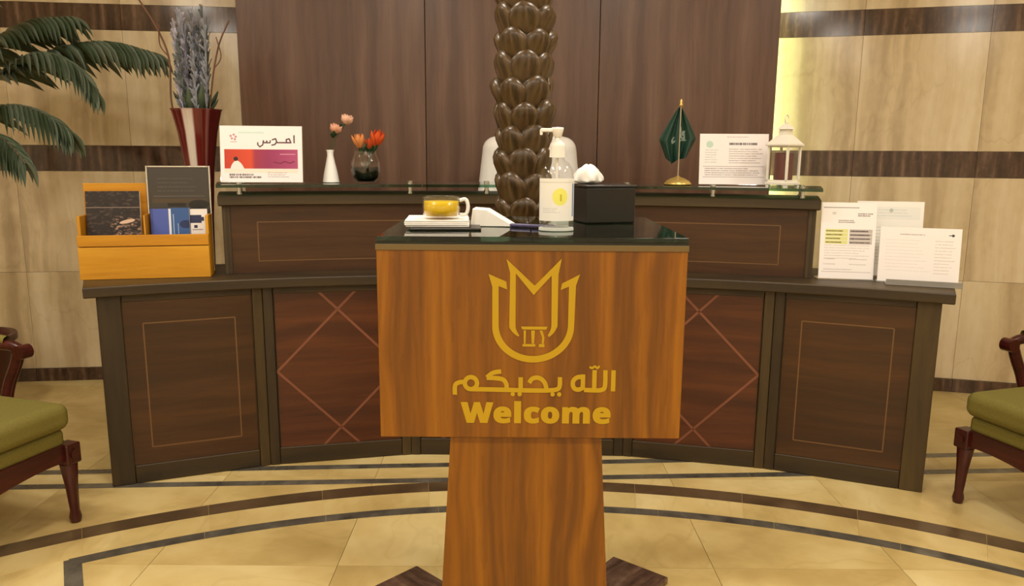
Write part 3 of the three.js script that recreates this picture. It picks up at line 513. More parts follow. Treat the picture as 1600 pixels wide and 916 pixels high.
// table flag
{
  const t = thing('table_flag', 'small dark green table flag with pale emblem on gilt base', 'flag', [0.729, SHELF, -3.43]);
  part('base', lathe([[0, 0], [0.058, 0], [0.06, 0.006], [0.05, 0.018], [0.03, 0.029], [0.01, 0.035], [0.006, 0.04], [0, 0.04]], 32), M.goldBase, t);
  part('pole', cyl(0.0032, 0.003, 0.305, 0, 0.035, 0, 12), std({ color: 0xb9b39c, roughness: 0.3, metalness: 0.8 }), t);
  part('finial', lathe([[0, 0.336], [0.007, 0.338], [0.009, 0.346], [0.005, 0.353], [0.007, 0.359], [0.003, 0.368], [0, 0.372]], 14), M.goldBase, t);
  const nu = 40, nv = 30, pos = [], uv = [], idx = [];
  for (let j = 0; j <= nv; j++) for (let i = 0; i <= nu; i++) {
    const v = j / nv, u = i / nu * 2 - 1, spread = v < 0.62 ? lerp(0.006, 0.082, Math.pow(v / 0.62, 0.9)) : lerp(0.082, 0.045, (v - 0.62) / 0.38);
    const fold = Math.cos(u * 9.4) * (0.004 + 0.016 * v), x = u * spread - 0.006 * v, low = u < 0 ? 0.055 * (1 - Math.abs(u + 0.45) * 1.2) : 0.028 * (1 - u * 0.5), y = 0.335 - v * 0.205 - v * low * 0.8;
    pos.push(x, y, 0.012 * (1 - v) * 0.4 + fold - 0.014 + (Math.abs(u) < 0.12 ? -0.006 : 0)); uv.push(i / nu, 1 - v);
  }
  for (let j = 0; j < nv; j++) for (let i = 0; i < nu; i++) { const a = j * (nu + 1) + i; idx.push(a, a + nu + 1, a + 1, a + 1, a + nu + 1, a + nu + 2); }
  const g = new THREE.BufferGeometry(); g.setAttribute('position', new THREE.Float32BufferAttribute(pos, 3)); g.setAttribute('uv', new THREE.Float32BufferAttribute(uv, 2)); g.setIndex(idx); g.computeVertexNormals();
  part('cloth', g, std({ roughness: 0.6, side: THREE.DoubleSide, map: canvasTex(512, 512, (x, w, h) => {
    x.fillStyle = '#14382a'; x.fillRect(0, 0, w, h); const k = '#8f9c92';
    brush(x, [[330, 270], [352, 250], [350, 300], [322, 306], [296, 288], [300, 262], [326, 246], [360, 238]], 22, k); brush(x, [[286, 240], [300, 190], [308, 240]], 14, k); brush(x, [[288, 322], [366, 322]], 11, k); brush(x, [[346, 308], [352, 328]], 9, k); brush(x, [[190, 280], [176, 300], [188, 326], [206, 318]], 20, k); brush(x, [[272, 210], [268, 250]], 7, k);
  }) }), t);
}
// white lantern with a dark red candle
{
  const t = thing('lantern', 'white metal lantern with glass panes on the glass shelf', 'lantern', [1.152, SHELF, -3.315], 38 * D), s = 0.104, h = s / 2;
  const mw = std({ color: 0xece4d4, roughness: 0.45 });
  part('base', [rbx(s, 0.012, s, 0.002, 0, 0.014, 0), rbx(s - 0.014, 0.01, s - 0.014, 0.002, 0, 0.024, 0), ...[[-1, -1], [1, -1], [-1, 1], [1, 1]].map(([a, b]) => bx(0.014, 0.009, 0.014, a * (h - 0.01), 0.0045, b * (h - 0.01)))], mw, t);
  for (const a of [-1, 1]) for (const b of [-1, 1]) part('corner_post', bx(0.0085, 0.142, 0.0085, a * (h - 0.007), 0.1, b * (h - 0.007)), mw, t);
  part('top_rim', [rbx(s + 0.01, 0.009, s + 0.01, 0.002, 0, 0.1755, 0)], mw, t);
  const py = (w0, w1, y0, y1) => T(new THREE.CylinderGeometry(w1 * 0.7071, w0 * 0.7071, y1 - y0, 4, 1), 0, (y0 + y1) / 2, 0, 0, Math.PI / 4, 0).toNonIndexed();
  const roof = [py(s + 0.002, 0.05, 0.18, 0.214), py(0.042, 0.038, 0.214, 0.24), py(0.056, 0.02, 0.24, 0.262), new THREE.SphereGeometry(0.007, 12, 8).translate(0, 0.268, 0)]; roof.forEach((g) => g.computeVertexNormals());
  part('roof', roof, mw, t); part('ring_handle', new THREE.TorusGeometry(0.014, 0.0022, 8, 24).translate(0, 0.285, 0), mw, t);
  for (let k = 0; k < 4; k++) { const g = bx(s - 0.026, 0.134, 0.002, 0, 0.1, h - 0.008); part('pane', g, M.clear, t, undefined, k * Math.PI / 2); part('pane_bar', bx(s - 0.024, 0.006, 0.005, 0, 0.168, h - 0.008), mw, t, undefined, k * Math.PI / 2); }
  const c = thing('pillar_candle', 'dark red pillar candle inside the white lantern', 'candle', [1.152, SHELF + 0.0295, -3.315], 0.4);
  const wax = part('wax', lathe([[0, 0], [0.038, 0], [0.039, 0.004], [0.039, 0.108], [0.035, 0.113], [0.02, 0.108], [0, 0.106]], 26), std({ color: 0x5a1713, roughness: 0.5 }), c); part('wick', cyl(0.0012, 0.001, 0.014, 0, 0.106, 0, 6), M.black, wax);
}

// ---------------------------------------------------------------- things on the lectern
{
  const t = thing('sanitizer_bottle', 'clear hand sanitizer pump bottle with white label on the lectern', 'bottle', [0.0925, LTOP, -1.628]);
  const oval = (list) => { const g = lathe(list, 36); g.scale(1, 1, 0.7); g.computeVertexNormals(); return g; };
  part('bottle', oval([[0, 0.008], [0.033, 0.008], [0.036, 0.011], [0.036, 0.112], [0.034, 0.126], [0.024, 0.142], [0.015, 0.148], [0.0135, 0.156], [0.012, 0.156], [0.0125, 0.148], [0.022, 0.139], [0.032, 0.124], [0.034, 0.11], [0.034, 0.0125], [0, 0.0125]]), M.clear, t);
  part('base_ring', oval([[0, 0.0002], [0.0365, 0.0002], [0.0372, 0.002], [0.0365, 0.0075], [0.0362, 0.0075], [0, 0.0078]]), phys({ color: 0xe4e6e0, roughness: 0.4, transmission: 0.3, thickness: 0 }), t);
  part('gel', oval([[0, 0.013], [0.0335, 0.013], [0.0335, 0.108], [0, 0.108]]), phys({ color: 0xf2f6f4, roughness: 0.03, transmission: 1, thickness: 0, ior: 1.35 }), t);
  const lab = new THREE.CylinderGeometry(0.0364, 0.0364, 0.088, 40, 1, true, -1.45, 2.9); lab.scale(1, 1, 0.7).translate(0, 0.066, 0);
  part('label', lab, std({ roughness: 0.5, side: THREE.DoubleSide, map: canvasTex(512, 512, (x, w, h) => { x.fillStyle = '#f0eee8'; x.fillRect(0, 0, w, h); x.fillStyle = '#ecea72'; x.beginPath(); x.ellipse(286, 220, 80, 104, 0, 0, 7); x.fill(); x.fillStyle = '#c8b820'; x.fillRect(284, 190, 18, 80); x.fillStyle = '#7f95c4'; x.fillRect(440, 60, 40, 400); x.fillStyle = '#dcdad2'; x.fillRect(0, 40, w, 14); fineLines(x, 90, 360, 200, 3, 22, '#c9c6cc', 8); }) }), t);
  part('collar', cyl(0.0165, 0.0155, 0.022, 0, 0.153, 0, 24), M.white, t); part('neck_cap', lathe([[0.0155, 0.175], [0.015, 0.181], [0.008, 0.187], [0.0055, 0.189], [0.0055, 0.196], [0, 0.196]], 20), M.white, t);
  part('pump_head', [lathe([[0, 0.195], [0.0085, 0.195], [0.0125, 0.21], [0.012, 0.214], [0, 0.215]], 18), rbx(0.036, 0.008, 0.011, 0.003, -0.018, 0.2085, 0), rbx(0.006, 0.012, 0.008, 0.002, -0.034, 0.204, 0)], M.white, t);
  part('dip_tube', cyl(0.003, 0.003, 0.14, 0, 0.012, 0, 8), M.white, t);
}
{
  const t = thing('tissue_box', 'black leatherette tissue box on the lectern', 'tissue box', [0.214, LTOP, -1.862], 16 * D);
  const w = 0.124, h = 0.084, d = 0.12;
  part('box', rbx(w, h, d, 0.004, 0, h / 2, 0, 2), M.black, t); part('top_rim', [rbx(w + 0.004, 0.006, d + 0.004, 0.002, 0, h + 0.0022, 0)], std({ color: 0x1d1a18, roughness: 0.25 }), t);
  const g = new THREE.SphereGeometry(1, 26, 16), p = g.attributes.position;
  for (let i = 0; i < p.count; i++) { const x = p.getX(i), y = p.getY(i), z = p.getZ(i), a = Math.atan2(z, x), k = 1 + 0.12 * Math.sin(a * 5 + y * 3) + 0.07 * Math.sin(a * 9 - y * 5); p.setXYZ(i, x * 0.034 * k, (y > 0 ? y : y * 0.25) * 0.036 * (1 + 0.1 * Math.sin(a * 3)), z * 0.03 * k); }
  g.computeVertexNormals();
  const ts = solo('tissue', g, M.paper, 'crumpled white tissue pulled out of the black box', 'tissue', [0.18, LTOP + h + 0.0145, -1.868], 0.3);
}
solo('black_folder', rbx(0.15, 0.004, 0.13, 0.0015, 0, 0.002, 0), M.black, 'thin black folder under the white napkins on the lectern', 'folder', [-0.145, LTOP, -1.676], 4 * D);
{
  const t = thing('napkin_stack', 'stack of white paper napkins under the glass mug', 'napkins', [-0.165, LTOP + 0.0045, -1.706], 3 * D);
  for (let k = 0; k < 4; k++) part('napkin', rbx(0.138 + rr(-0.003, 0.003), 0.0034, 0.138 + rr(-0.003, 0.003), 0.0014, rr(-0.002, 0.002), 0.0018 + k * 0.0037, rr(-0.002, 0.002)), M.paper, t, undefined, rr(-0.02, 0.02));
  const n = new THREE.Shape([[-0.045, 0], [0.05, 0], [-0.01, 0.034], [-0.04, 0.036]].map(([a, b]) => new THREE.Vector2(a, b)));
  solo('folded_napkin', T(new THREE.ExtrudeGeometry(n, { depth: 0.06, bevelEnabled: true, bevelSize: 0.0015, bevelThickness: 0.002, bevelSegments: 2 }), 0, 0.0016, -0.03), M.paper, 'white napkin folded into a wedge beside the napkin stack', 'napkin', [-0.045, LTOP, -1.735], -0.08);
}
{
  const y0 = LTOP + 0.0045 + 0.0150, t = thing('glass_mug', 'squat clear glass mug of yellow drink on the white napkins', 'mug', [-0.155, y0, -1.678], 0);
  part('glass', lathe([[0, 0], [0.034, 0], [0.039, 0.004], [0.041, 0.02], [0.041, 0.046], [0.04, 0.0475], [0.0385, 0.046], [0.0385, 0.02], [0.036, 0.006], [0, 0.0055]], 36), M.clear, t);
  part('drink', lathe([[0, 0.0062], [0.0355, 0.0066], [0.0382, 0.02], [0.0382, 0.038], [0, 0.038]], 32), phys({ color: 0xe6c200, roughness: 0.2, transmission: 0.25, thickness: 0, ior: 1.33 }), t);
  part('handle', tube([[0.04, 0.04, 0], [0.053, 0.042, 0], [0.058, 0.026, 0], [0.053, 0.01, 0], [0.04, 0.009, 0]], 0.004, 20, 8), M.white, t);
}
solo('pen', [T(cyl(0.0042, 0.0042, 0.1, 0, 0, 0, 10), 0, 0.0044, 0, Math.PI / 2, 0, 0), T(cyl(0.0012, 0.0042, 0.014, 0, 0, 0, 10), 0, 0.0044, -0.014, Math.PI / 2, 0, 0)], std({ color: 0x4c4468, roughness: 0.35 }), 'dark violet pen lying between the napkins and the bottle', 'pen', [0.0, LTOP, -1.70], 66 * D);

// ---------------------------------------------------------------- tall vase with dried arrangement
const VX = -1.497, VZ = -3.72;
{
  const g = lathe([[0, 0], [0.1, 0], [0.105, 0.02], [0.06, 0.07], [0.042, 0.2], [0.04, 0.6], [0.05, 1.0], [0.066, 1.24], [0.09, 1.41], [0.112, 1.505], [0.118, 1.515], [0.112, 1.512], [0.085, 1.4], [0.06, 1.22], [0, 1.1]], 48), p = g.attributes.position;
  for (let i = 0; i < p.count; i++) { const a = Math.atan2(p.getZ(i), p.getX(i)), k = 1 + 0.03 * Math.cos(a * 8); p.setX(i, p.getX(i) * k); p.setZ(i, p.getZ(i) * k); }
  g.computeVertexNormals();
  solo('trumpet_vase', g, std({ roughness: 0.12, map: tex(256, 512, (u, v) => { const n = fbm(u, v, 8, 2, 131, 3), c = Math.abs(((u + 0.5) % 1) - 0.5 + (n - 0.5) * 0.05), base = ramp([[44, 14, 14], [88, 24, 20], [118, 40, 34]], n * 1.4 - 0.2), f = (1 - sstep(0.015, 0.04, Math.abs(c - 0.012))) * sstep(0.98, 0.55, v) + 0.35 * (1 - sstep(0.0, 0.02, Math.abs(c - 0.13))); return [lerp(base[0], 214, f), lerp(base[1], 200, f), lerp(base[2], 184, f)]; }) }), 'tall red trumpet vase with pale streaks beside the counter end', 'vase', [VX, 0, VZ]);
}
{
  const t = thing('dried_plume_bunch', 'tall bunch of grey-blue feathery dried plumes in the red vase', 'dried plumes', [VX, 1.16, VZ]);
  const mats = [[0x9c9ea6, 0.9], [0x84868e, 0.9], [0xb4b0bc, 0.9], [0x767c7a, 0.9]].map(([c, r]) => std({ color: c, roughness: r, side: THREE.DoubleSide }));
  for (let k = 0; k < 34; k++) {
    const a = rr(0, 6.28), r = rr(0.01, 0.1), top = rr(0.62, 0.9) * (1 - r * 1.5), gs = [], bx_ = r * Math.cos(a), bz_ = r * Math.sin(a);
    const P = (s) => [bx_ * (0.35 + 0.75 * Math.sin(s * 1.5)), s * top, bz_ * (0.35 + 0.75 * Math.sin(s * 1.5))];
    gs.push(tube([P(0), P(0.4), P(0.75), P(1)], 0.0018, 10, 5));
    for (let i = 0; i < 70; i++) { const s = rr(0.5, 1), q = P(s), l = rr(0.03, 0.065) * (1.25 - 0.5 * s), b = rr(0, 6.28), up = rr(0.25, 0.8); const g = new THREE.PlaneGeometry(0.008, l).translate(0, l / 2, 0); gs.push(T(g, q[0], q[1], q[2], up * Math.cos(b), b, up * Math.sin(b))); }
    part('plume', gs, mats[k % 4], t);
  }
  for (let k = 0; k < 16; k++) { const a = k / 16 * 6.28 + rr(-0.2, 0.2), l = part('leaf', leafGeo(rr(0.1, 0.17), 0.02), std({ color: k % 2 ? 0x3f4e38 : 0x56624a, roughness: 0.6, side: THREE.DoubleSide }), t, [0.04 * Math.sin(a), 0.32, 0.04 * Math.cos(a)]); l.rotation.set(rr(0.25, 0.6), a, 0, 'YXZ'); }
}
const TW = std({ color: 0x6e4c36, roughness: 0.7 });
const twig = (pts, label, r = 0.0045) => solo('curly_twig', [tube(pts, r, 40, 7), tube([pts[2], [pts[2][0] * 1.35, pts[2][1] + 0.05, pts[2][2]], [pts[2][0] * 1.25, pts[2][1] + 0.14, pts[2][2] + 0.02]], r * 0.6, 14, 6)], TW, label, 'twig', [VX, 1.2, VZ], 0, 'twigs in the red vase');
twig([[-0.04, 0, 0.01], [-0.1, 0.33, 0.03], [-0.1, 0.55, 0.03], [-0.15, 0.68, 0.02], [-0.24, 0.82, 0]], 'brown curved twig in red vase, reaching toward the palm');
twig([[0.03, 0, 0.02], [0.075, 0.33, 0.02], [0.1, 0.5, 0.01], [0.13, 0.62, 0.0], [0.17, 0.72, -0.02]], 'shorter brown twig in red vase, leaning toward the wood screen', 0.004);

// ---------------------------------------------------------------- potted palm at the left
{
  const C = [-2.74, 1.36, -3.74], t = thing('potted_palm', 'potted green palm with arching fronds by the marble wall', 'palm', [-2.74, 0, -3.74]);
  part('pot', lathe([[0, 0], [0.15, 0], [0.17, 0.03], [0.21, 0.36], [0.225, 0.37], [0.225, 0.4], [0.2, 0.4], [0.195, 0.36], [0, 0.35]], 32), std({ color: 0x4a2018, roughness: 0.4 }), t);
  part('soil', cyl(0.196, 0.196, 0.01, 0, 0.352, 0, 24), std({ color: 0x2a1f16, roughness: 1 }), t);
  for (const [x, z, h] of [[0, 0, 1.36], [0.05, 0.04, 1.15], [-0.05, -0.03, 1.2]]) part('stem', limb([[x, 0.355, z, 0.026], [x * 0.8, 0.7, z * 0.8, 0.022], [x * 0.4, h, z * 0.4, 0.017]], 10), std({ color: 0x5a5a34, roughness: 0.7 }), t);
  // one leaflet: a long folded blade, shared by all
  const n = 7, pos = [], idx = []; for (let j = 0; j <= n; j++) { const v = j / n, w = 0.5 * Math.sin(Math.PI * clamp(0.1 + v * 0.9, 0, 1)); pos.push(-w, v, 0.35 * w - 0.18 * v * v, 0, v, -0.18 * v * v, w, v, 0.35 * w - 0.18 * v * v); }
  for (let j = 0; j < n; j++) for (let i = 0; i < 2; i++) { const a = j * 3 + i; idx.push(a, a + 1, a + 3, a + 1, a + 4, a + 3); }
  const blade = new THREE.BufferGeometry(); blade.setAttribute('position', new THREE.Float32BufferAttribute(pos, 3)); blade.setIndex(idx); blade.computeVertexNormals();
  const mats = [0x56624c, 0x46543a, 0x69725e].map((c) => phys({ color: c, roughness: 0.45, side: THREE.DoubleSide }));
  const rach = std({ color: 0x5c5038, roughness: 0.6 });
  function frond(pts, count, L, W) {
    const c = new THREE.CatmullRomCurve3(pts.map(([x, y, z]) => V(x - C[0], y, z - C[2]))), f = part('frond', new THREE.TubeGeometry(c, 24, 0.006, 6), rach, t);
    for (let i = 0; i < count; i++) {
      const s = lerp(0.28, 0.99, i / (count - 1)), q = c.getPoint(s), d = c.getTangent(s), side = i % 2 ? 1 : -1, across = V(0, 1, 0).cross(d).normalize().multiplyScalar(side);
      const dir = d.clone().multiplyScalar(0.75).add(across.multiplyScalar(0.5 + 0.3 * (1 - s))).add(V(0, -0.42 - 0.25 * s + rr(-0.12, 0.12), 0)).normalize();
      const o = part('leaflet', blade, mats[(rnd() * 3) | 0], f, [q.x, q.y, q.z]); const l = L * (0.55 + 0.6 * Math.sin(Math.PI * clamp(s * 0.95, 0, 1))) * rr(0.88, 1.1);
      const zz = V(0, 1, 0).addScaledVector(dir, -dir.y).normalize(); o.quaternion.setFromRotationMatrix(new THREE.Matrix4().makeBasis(dir.clone().cross(zz), dir, zz)); o.scale.set(W, l, l);
    }
  }
  frond([C, [-2.5, 1.62, -3.78], [-2.2, 1.79, -3.82], [-1.95, 1.83, -3.85], [-1.72, 1.78, -3.86]], 52, 0.2, 0.022);
  frond([C, [-2.45, 1.64, -3.72], [-2.2, 1.76, -3.68], [-2.02, 1.7, -3.66], [-1.93, 1.58, -3.66]], 46, 0.17, 0.02);
  frond([C, [-2.55, 1.47, -3.68], [-2.3, 1.52, -3.62], [-2.12, 1.47, -3.58], [-2.02, 1.40, -3.57]], 44, 0.18, 0.02);
  frond([C, [-2.6, 1.66, -3.76], [-2.45, 1.82, -3.78], [-2.28, 1.92, -3.8], [-2.08, 1.94, -3.8]], 44, 0.2, 0.02);
  frond([C, [-2.6, 1.40, -3.62], [-2.42, 1.42, -3.52], [-2.25, 1.36, -3.46], [-2.14, 1.26, -3.42]], 40, 0.18, 0.02);
  frond([C, [-2.72, 1.7, -3.7], [-2.62, 1.92, -3.62], [-2.48, 2.06, -3.55], [-2.3, 2.1, -3.5]], 30, 0.2, 0.022);
  frond([C, [-2.9, 1.6, -3.7], [-3.1, 1.72, -3.64], [-3.35, 1.66, -3.6]], 24, 0.2, 0.024);
}

// ---------------------------------------------------------------- armchairs
function armchair(label, p, turn) {
  const t = thing('armchair', label, 'armchair', p, turn, 'armchairs at the ends of the counter'), m = M.mahogany;
  const fx = 0.29, fz = 0.27, bxq = 0.255, bz = -0.27;
  // legs taper from a square block at the rail to a small turned foot
  for (const s of [-1, 1]) {
    part('front_leg', [limb([[s * fx, 0, fz, 0.017], [s * fx, 0.02, fz, 0.021], [s * fx, 0.045, fz, 0.016], [s * (fx - 0.002), 0.14, fz - 0.002, 0.021], [s * (fx - 0.004), 0.225, fz - 0.004, 0.03]], 14), rbx(0.06, 0.075, 0.06, 0.006, s * (fx - 0.003), 0.262, fz - 0.003, 2), T(cyl(0.016, 0.018, 0.008, 0, 0, 0, 14), s * (fx - 0.003), 0.264, fz + 0.026, Math.PI / 2, 0, 0)], m, t);
    part('rear_leg', limb([[s * (bxq + 0.01), 0, bz - 0.09, 0.017], [s * bxq, 0.14, bz - 0.04, 0.02], [s * bxq, 0.28, bz, 0.026], [s * bxq, 0.5, bz - 0.02, 0.022]], 12), m, t);
    part('side_rail', uvBox(bar([s * (fx - 0.005), 0.27, fz - 0.03], [s * bxq, 0.27, bz + 0.02], 0.035, 0.06), 0.4, true), m, t);
    // arm: curved support set back from the front leg, then the arm rest
    part('arm_support', tube([[s * 0.28, 0.285, 0.0], [s * 0.3, 0.38, -0.02], [s * 0.313, 0.47, -0.01], [s * 0.32, 0.55, 0.025], [s * 0.322, 0.6, 0.045]], 0.021, 18, 10), m, t);
    part('arm_rest', [tube([[s * 0.322, 0.61, 0.06], [s * 0.32, 0.625, 0.02], [s * 0.305, 0.63, -0.06], [s * 0.27, 0.65, -0.27]], 0.02, 18, 10), T(cyl(0.026, 0.026, 0.046, 0, -0.023, 0, 16), s * 0.322, 0.606, 0.065, 0, 0, Math.PI / 2)], m, t);
    part('arm_pad', tube([[s * 0.318, 0.642, 0.0], [s * 0.312, 0.648, -0.06], [s * 0.298, 0.652, -0.14]], 0.02, 14, 8), M.olive, t);
    part('back_post', tube([[s * 0.255, 0.45, -0.28], [s * 0.262, 0.7, -0.32], [s * 0.25, 0.9, -0.36], [s * 0.2, 0.97, -0.375]], 0.022, 18, 10), m, t);
  }
  const apron = (() => { const s = new THREE.Shape(); s.moveTo(-0.265, 0.24); s.quadraticCurveTo(-0.15, 0.25, 0, 0.225); s.quadraticCurveTo(0.15, 0.25, 0.265, 0.24); s.lineTo(0.265, 0.3); s.lineTo(-0.265, 0.3); s.closePath(); return new THREE.ExtrudeGeometry(s, { depth: 0.03, bevelEnabled: true, bevelSize: 0.002, bevelThickness: 0.002, bevelSegments: 1 }).translate(0, 0, fz - 0.02); })();
  part('front_rail', uvBox(apron, 0.4, true), m, t); part('rear_rail', uvBox(bx(0.48, 0.06, 0.03, 0, 0.27, bz), 0.4, true), m, t);
  // upholstered seat and loose cushion
  const soft = (w, h, d, r, top, x, y, z) => { const g = new RoundedBoxGeometry(w, h, d, 5, r), q = g.attributes.position; for (let i = 0; i < q.count; i++) { const u = q.getX(i) / (w / 2), v = q.getZ(i) / (d / 2); if (q.getY(i) > 0) q.setY(i, q.getY(i) + top * (1 - u * u) * (1 - v * v)); } g.computeVertexNormals(); return uvBox(g.translate(x, y, z), 0.12); };
  part('seat_base', soft(0.56, 0.066, 0.54, 0.022, 0, 0, 0.326, 0.005), M.olive, t);
  part('seat_cushion', soft(0.585, 0.095, 0.56, 0.035, 0.02, 0, 0.405, 0.02), M.olive, t);
  part('back_cushion', T(soft(0.47, 0.06, 0.46, 0.025, 0.02, 0, 0, 0), 0, 0.69, -0.305, Math.PI / 2 - 0.16, 0, 0), M.olive, t);
  part('top_rail', tube([[-0.2, 0.97, -0.375], [-0.1, 0.99, -0.38], [0, 1.0, -0.382], [0.1, 0.99, -0.38], [0.2, 0.97, -0.375]], 0.022, 18, 10), m, t);
  part('back_lower_rail', tube([[-0.25, 0.455, -0.285], [0, 0.45, -0.285], [0.25, 0.455, -0.285]], 0.018, 10, 8), m, t);
  return t;
}
armchair('green armchair with dark red legs, near the brochure rack end of counter', [-1.9155, 0, -2.3885], 72.5 * D);
armchair('green armchair with dark red legs, near the paper stand end of counter', [2.08, 0, -2.5955], -72.5 * D);

// ---------------------------------------------------------------- receptionist behind the counter, mostly hidden by the trunk
// smooth distance field, meshed with surface nets
const smin = (a, b, k) => { const h = clamp(0.5 + 0.5 * (b - a) / k, 0, 1); return lerp(b, a, h) - k * h * (1 - h); };
const capsule = (ax, ay, az, ra, bx_, by, bz_, rb) => { const dx = bx_ - ax, dy = by - ay, dz = bz_ - az, l2 = dx * dx + dy * dy + dz * dz; return (x, y, z) => { const t = clamp(((x - ax) * dx + (y - ay) * dy + (z - az) * dz) / l2, 0, 1); return Math.hypot(x - ax - dx * t, y - ay - dy * t, z - az - dz * t) - lerp(ra, rb, t); }; };
const blob = (cx, cy, cz, a, b, c) => (x, y, z) => { const k = Math.hypot((x - cx) / a, (y - cy) / b, (z - cz) / c); return (k - 1) * Math.min(a, b, c); };
function nets(f, min, max, h) {
  const n = [0, 1, 2].map((k) => Math.ceil((max[k] - min[k]) / h) + 1), [nx, ny, nz] = n, F = new Float32Array(nx * ny * nz), I = (i, j, k) => i + nx * (j + ny * k);
  for (let k = 0; k < nz; k++) for (let j = 0; j < ny; j++) for (let i = 0; i < nx; i++) F[I(i, j, k)] = f(min[0] + i * h, min[1] + j * h, min[2] + k * h);
  const vid = new Int32Array(nx * ny * nz).fill(-1), pos = [], idx = [];
  for (let k = 0; k < nz - 1; k++) for (let j = 0; j < ny - 1; j++) for (let i = 0; i < nx - 1; i++) {
    let c = 0, sx = 0, sy = 0, sz = 0; const val = []; for (let q = 0; q < 8; q++) val.push(F[I(i + (q & 1), j + (q >> 1 & 1), k + (q >> 2))]);
    for (const [a, b] of EDGES) { const va = val[a], vb = val[b]; if ((va < 0) !== (vb < 0)) { const t = va / (va - vb); sx += lerp(a & 1, b & 1, t); sy += lerp(a >> 1 & 1, b >> 1 & 1, t); sz += lerp(a >> 2, b >> 2, t); c++; } }
    if (c) { vid[I(i, j, k)] = pos.length / 3; pos.push(min[0] + (i + sx / c) * h, min[1] + (j + sy / c) * h, min[2] + (k + sz / c) * h); }
  }
  for (let k = 1; k < nz - 1; k++) for (let j = 1; j < ny - 1; j++) for (let i = 1; i < nx - 1; i++) {
    const a = F[I(i, j, k)] < 0, quad = (p, q, r, s, fl) => { if (p < 0 || q < 0 || r < 0 || s < 0) return; fl ? idx.push(p, q, r, p, r, s) : idx.push(p, r, q, p, s, r); };
    if (a !== F[I(i + 1, j, k)] < 0) quad(vid[I(i, j - 1, k - 1)], vid[I(i, j, k - 1)], vid[I(i, j, k)], vid[I(i, j - 1, k)], a);
    if (a !== F[I(i, j + 1, k)] < 0) quad(vid[I(i - 1, j, k - 1)], vid[I(i - 1, j, k)], vid[I(i, j, k)], vid[I(i, j, k - 1)], a);
    if (a !== F[I(i, j, k + 1)] < 0) quad(vid[I(i - 1, j - 1, k)], vid[I(i, j - 1, k)], vid[I(i, j, k)], vid[I(i - 1, j, k)], a);
  }
  const g = new THREE.BufferGeometry(); g.setAttribute('position', new THREE.Float32BufferAttribute(pos, 3)); g.setIndex(idx); g.computeVertexNormals(); g.setAttribute('uv', new THREE.Float32BufferAttribute(new Float32Array(pos.length / 3 * 2), 2)); return g;
}
const EDGES = []; 
for (let a = 0; a < 8; a++) for (const b of [1, 2, 4]) if (!(a & b)) EDGES.push([a, a | b]);
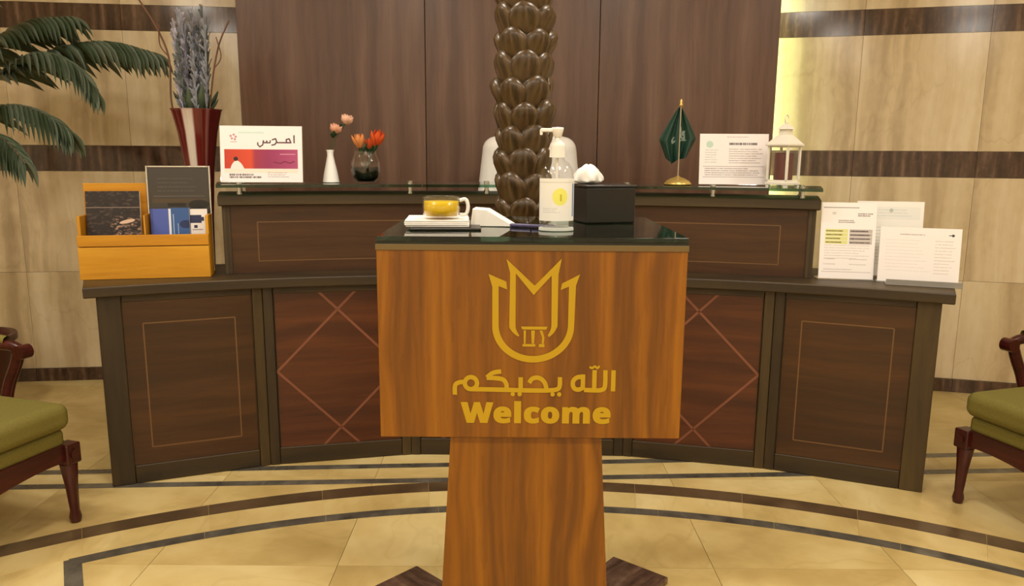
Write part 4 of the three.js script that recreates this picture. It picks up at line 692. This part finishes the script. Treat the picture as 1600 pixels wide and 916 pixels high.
{
  const join = (fs, k) => (x, y, z) => { let d = 9; for (const f of fs) d = smin(d, f(x, y, z), k); return d; };
  const fs = [];
  // torso, neck, legs, feet
  fs.push(blob(0, 1.2, 0, 0.135, 0.19, 0.09), blob(0, 0.98, 0, 0.13, 0.2, 0.09), capsule(-0.13, 1.36, 0, 0.05, 0.13, 1.36, 0, 0.05), capsule(0, 1.36, 0, 0.055, 0, 1.47, 0.012, 0.05));
  for (const s of [-1, 1]) {
    fs.push(capsule(s * 0.09, 0.9, 0, 0.085, s * 0.1, 0.48, 0.005, 0.055), capsule(s * 0.1, 0.48, 0.005, 0.052, s * 0.1, 0.08, -0.02, 0.035), capsule(s * 0.1, 0.045, -0.03, 0.04, s * 0.115, 0.03, 0.15, 0.028));
    fs.push(capsule(s * 0.182, 1.34, 0, 0.045, s * 0.222, 1.08, -0.01, 0.038), capsule(s * 0.222, 1.08, -0.01, 0.037, s * 0.15, 1.005, 0.22, 0.026));
  }
  const bodyF = join(fs, 0.04);
  const headFs = [blob(0, 1.585, 0.015, 0.074, 0.112, 0.092), blob(0, 1.52, 0.05, 0.05, 0.055, 0.055), capsule(0, 1.37, 0, 0.055, 0, 1.49, 0.01, 0.052)];
  const nose = capsule(0, 1.592, 0.1, 0.009, 0, 1.556, 0.122, 0.014), lips = capsule(-0.02, 1.522, 0.099, 0.007, 0.02, 1.522, 0.099, 0.007);
  const headF = (x, y, z) => { let d = join(headFs, 0.03)(x, y, z); d = smin(d, nose(x, y, z), 0.014); d = smin(d, lips(x, y, z), 0.008); for (const s of [-1, 1]) { d = smin(d, blob(s * 0.077, 1.575, 0.0, 0.011, 0.03, 0.02)(x, y, z), 0.008); d = -smin(-d, blob(s * 0.031, 1.598, 0.112, 0.017, 0.011, 0.016)(x, y, z), 0.012); d = Math.min(d, blob(s * 0.031, 1.598, 0.09, 0.0125, 0.0125, 0.0125)(x, y, z)); } return d; };
  // hands: palm and five fingers each, resting towards the desk
  const handF = (s) => {
    const P = (u, v, w) => [s * (0.15 - u), 1.002 + w, 0.22 + v], q = (a, b, r0, r1) => capsule(...a, r0, ...b, r1), list = [q(P(-0.02, 0.02, 0), P(-0.018, 0.085, -0.006), 0.017, 0.0135), q(P(0.004, 0.02, 0), P(0.006, 0.09, -0.004), 0.018, 0.0135), q(P(0.022, 0.025, 0), P(0.028, 0.082, -0.006), 0.016, 0.0125), q(P(0, -0.02, 0), P(0, 0.03, 0), 0.025, 0.022)];
    const fing = []; [[-0.028, 0.086, 0.052], [-0.008, 0.094, 0.064], [0.012, 0.094, 0.07], [0.031, 0.086, 0.064]].forEach(([u, v, l]) => { fing.push(q(P(u, v, -0.004), P(u * 1.05, v + l * 0.5, -0.008), 0.0095, 0.0088), q(P(u * 1.05, v + l * 0.5, -0.008), P(u * 1.08, v + l, -0.03), 0.0088, 0.0078)); });
    fing.push(q(P(0.024, 0.02, -0.004), P(0.056, 0.05, -0.012), 0.0125, 0.0105), q(P(0.056, 0.05, -0.012), P(0.058, 0.086, -0.022), 0.0105, 0.009));
    return (x, y, z) => { let d = join(list, 0.014)(x, y, z); for (const f of fing) d = smin(d, f(x, y, z), 0.004); return d; };
  };
  const hl = handF(-1), hr = handF(1);
  const gs = [nets(bodyF, [-0.3, -0.03, -0.2], [0.3, 1.52, 0.32], 0.014), nets(headF, [-0.11, 1.4, -0.11], [0.11, 1.72, 0.16], 0.0045), nets(hl, [-0.24, 0.93, 0.17], [-0.06, 1.05, 0.42], 0.004), nets(hr, [0.06, 0.93, 0.17], [0.24, 1.05, 0.42], 0.004)];
  const skin = std({ color: 0x9a6a4c, roughness: 0.6 });
  const who = solo('person', gs, skin, 'person in a white robe standing behind the counter', 'person', [0.085, 0.0, -4.04], 0);
  // white robe: torso, skirt and sleeves
  const rs = [blob(0, 1.21, 0, 0.17, 0.21, 0.122), blob(0, 0.98, 0, 0.176, 0.25, 0.125), capsule(0, 1.395, 0, 0.066, 0.165, 1.345, 0, 0.06), capsule(0, 1.395, 0, 0.066, -0.165, 1.345, 0, 0.06), capsule(0, 1.38, 0, 0.062, 0, 1.435, 0.01, 0.058), (x, y, z) => Math.max(Math.hypot(x, z * 1.35) - lerp(0.23, 0.17, clamp((y - 0.08) / 0.9, 0, 1)), 0.08 - y, y - 1.0)];
  for (const s of [-1, 1]) rs.push(capsule(s * 0.182, 1.34, 0, 0.06, s * 0.222, 1.08, -0.01, 0.05), capsule(s * 0.222, 1.08, -0.01, 0.05, s * 0.155, 1.01, 0.2, 0.042));
  const rf = join(rs, 0.02); const rob = nets((x, y, z) => rf(x, y, z) + 0.0035 * Math.sin(x * 60 + y * 9) * clamp((1.2 - y) * 3, 0, 1), [-0.32, 0.03, -0.24], [0.32, 1.5, 0.3], 0.0115);
  part('robe', rob, std({ color: 0xf0ebe4, roughness: 0.8 }), who);
  part('hair', nets((x, y, z) => Math.max(blob(0, 1.6, 0.002, 0.082, 0.112, 0.1)(x, y, z), (z - 0.055) - (y - 1.62) * 0.5, 1.545 - y - z * 0.4 > 0 ? 1.545 - y - z * 0.4 : -1), [-0.11, 1.45, -0.13], [0.11, 1.75, 0.15], 0.006), std({ color: 0x17120f, roughness: 0.6 }), who);
  for (const s of [-1, 1]) { part('iris', new THREE.SphereGeometry(0.006, 12, 8).translate(s * 0.031, 1.598, 0.0985), M.black, who); part('eyebrow', tube([[s * 0.014, 1.618, 0.105], [s * 0.032, 1.623, 0.1], [s * 0.052, 1.617, 0.085]], 0.0035, 8, 6), M.black, who); }
}

shade(scene);
renderer.render(scene, camera);
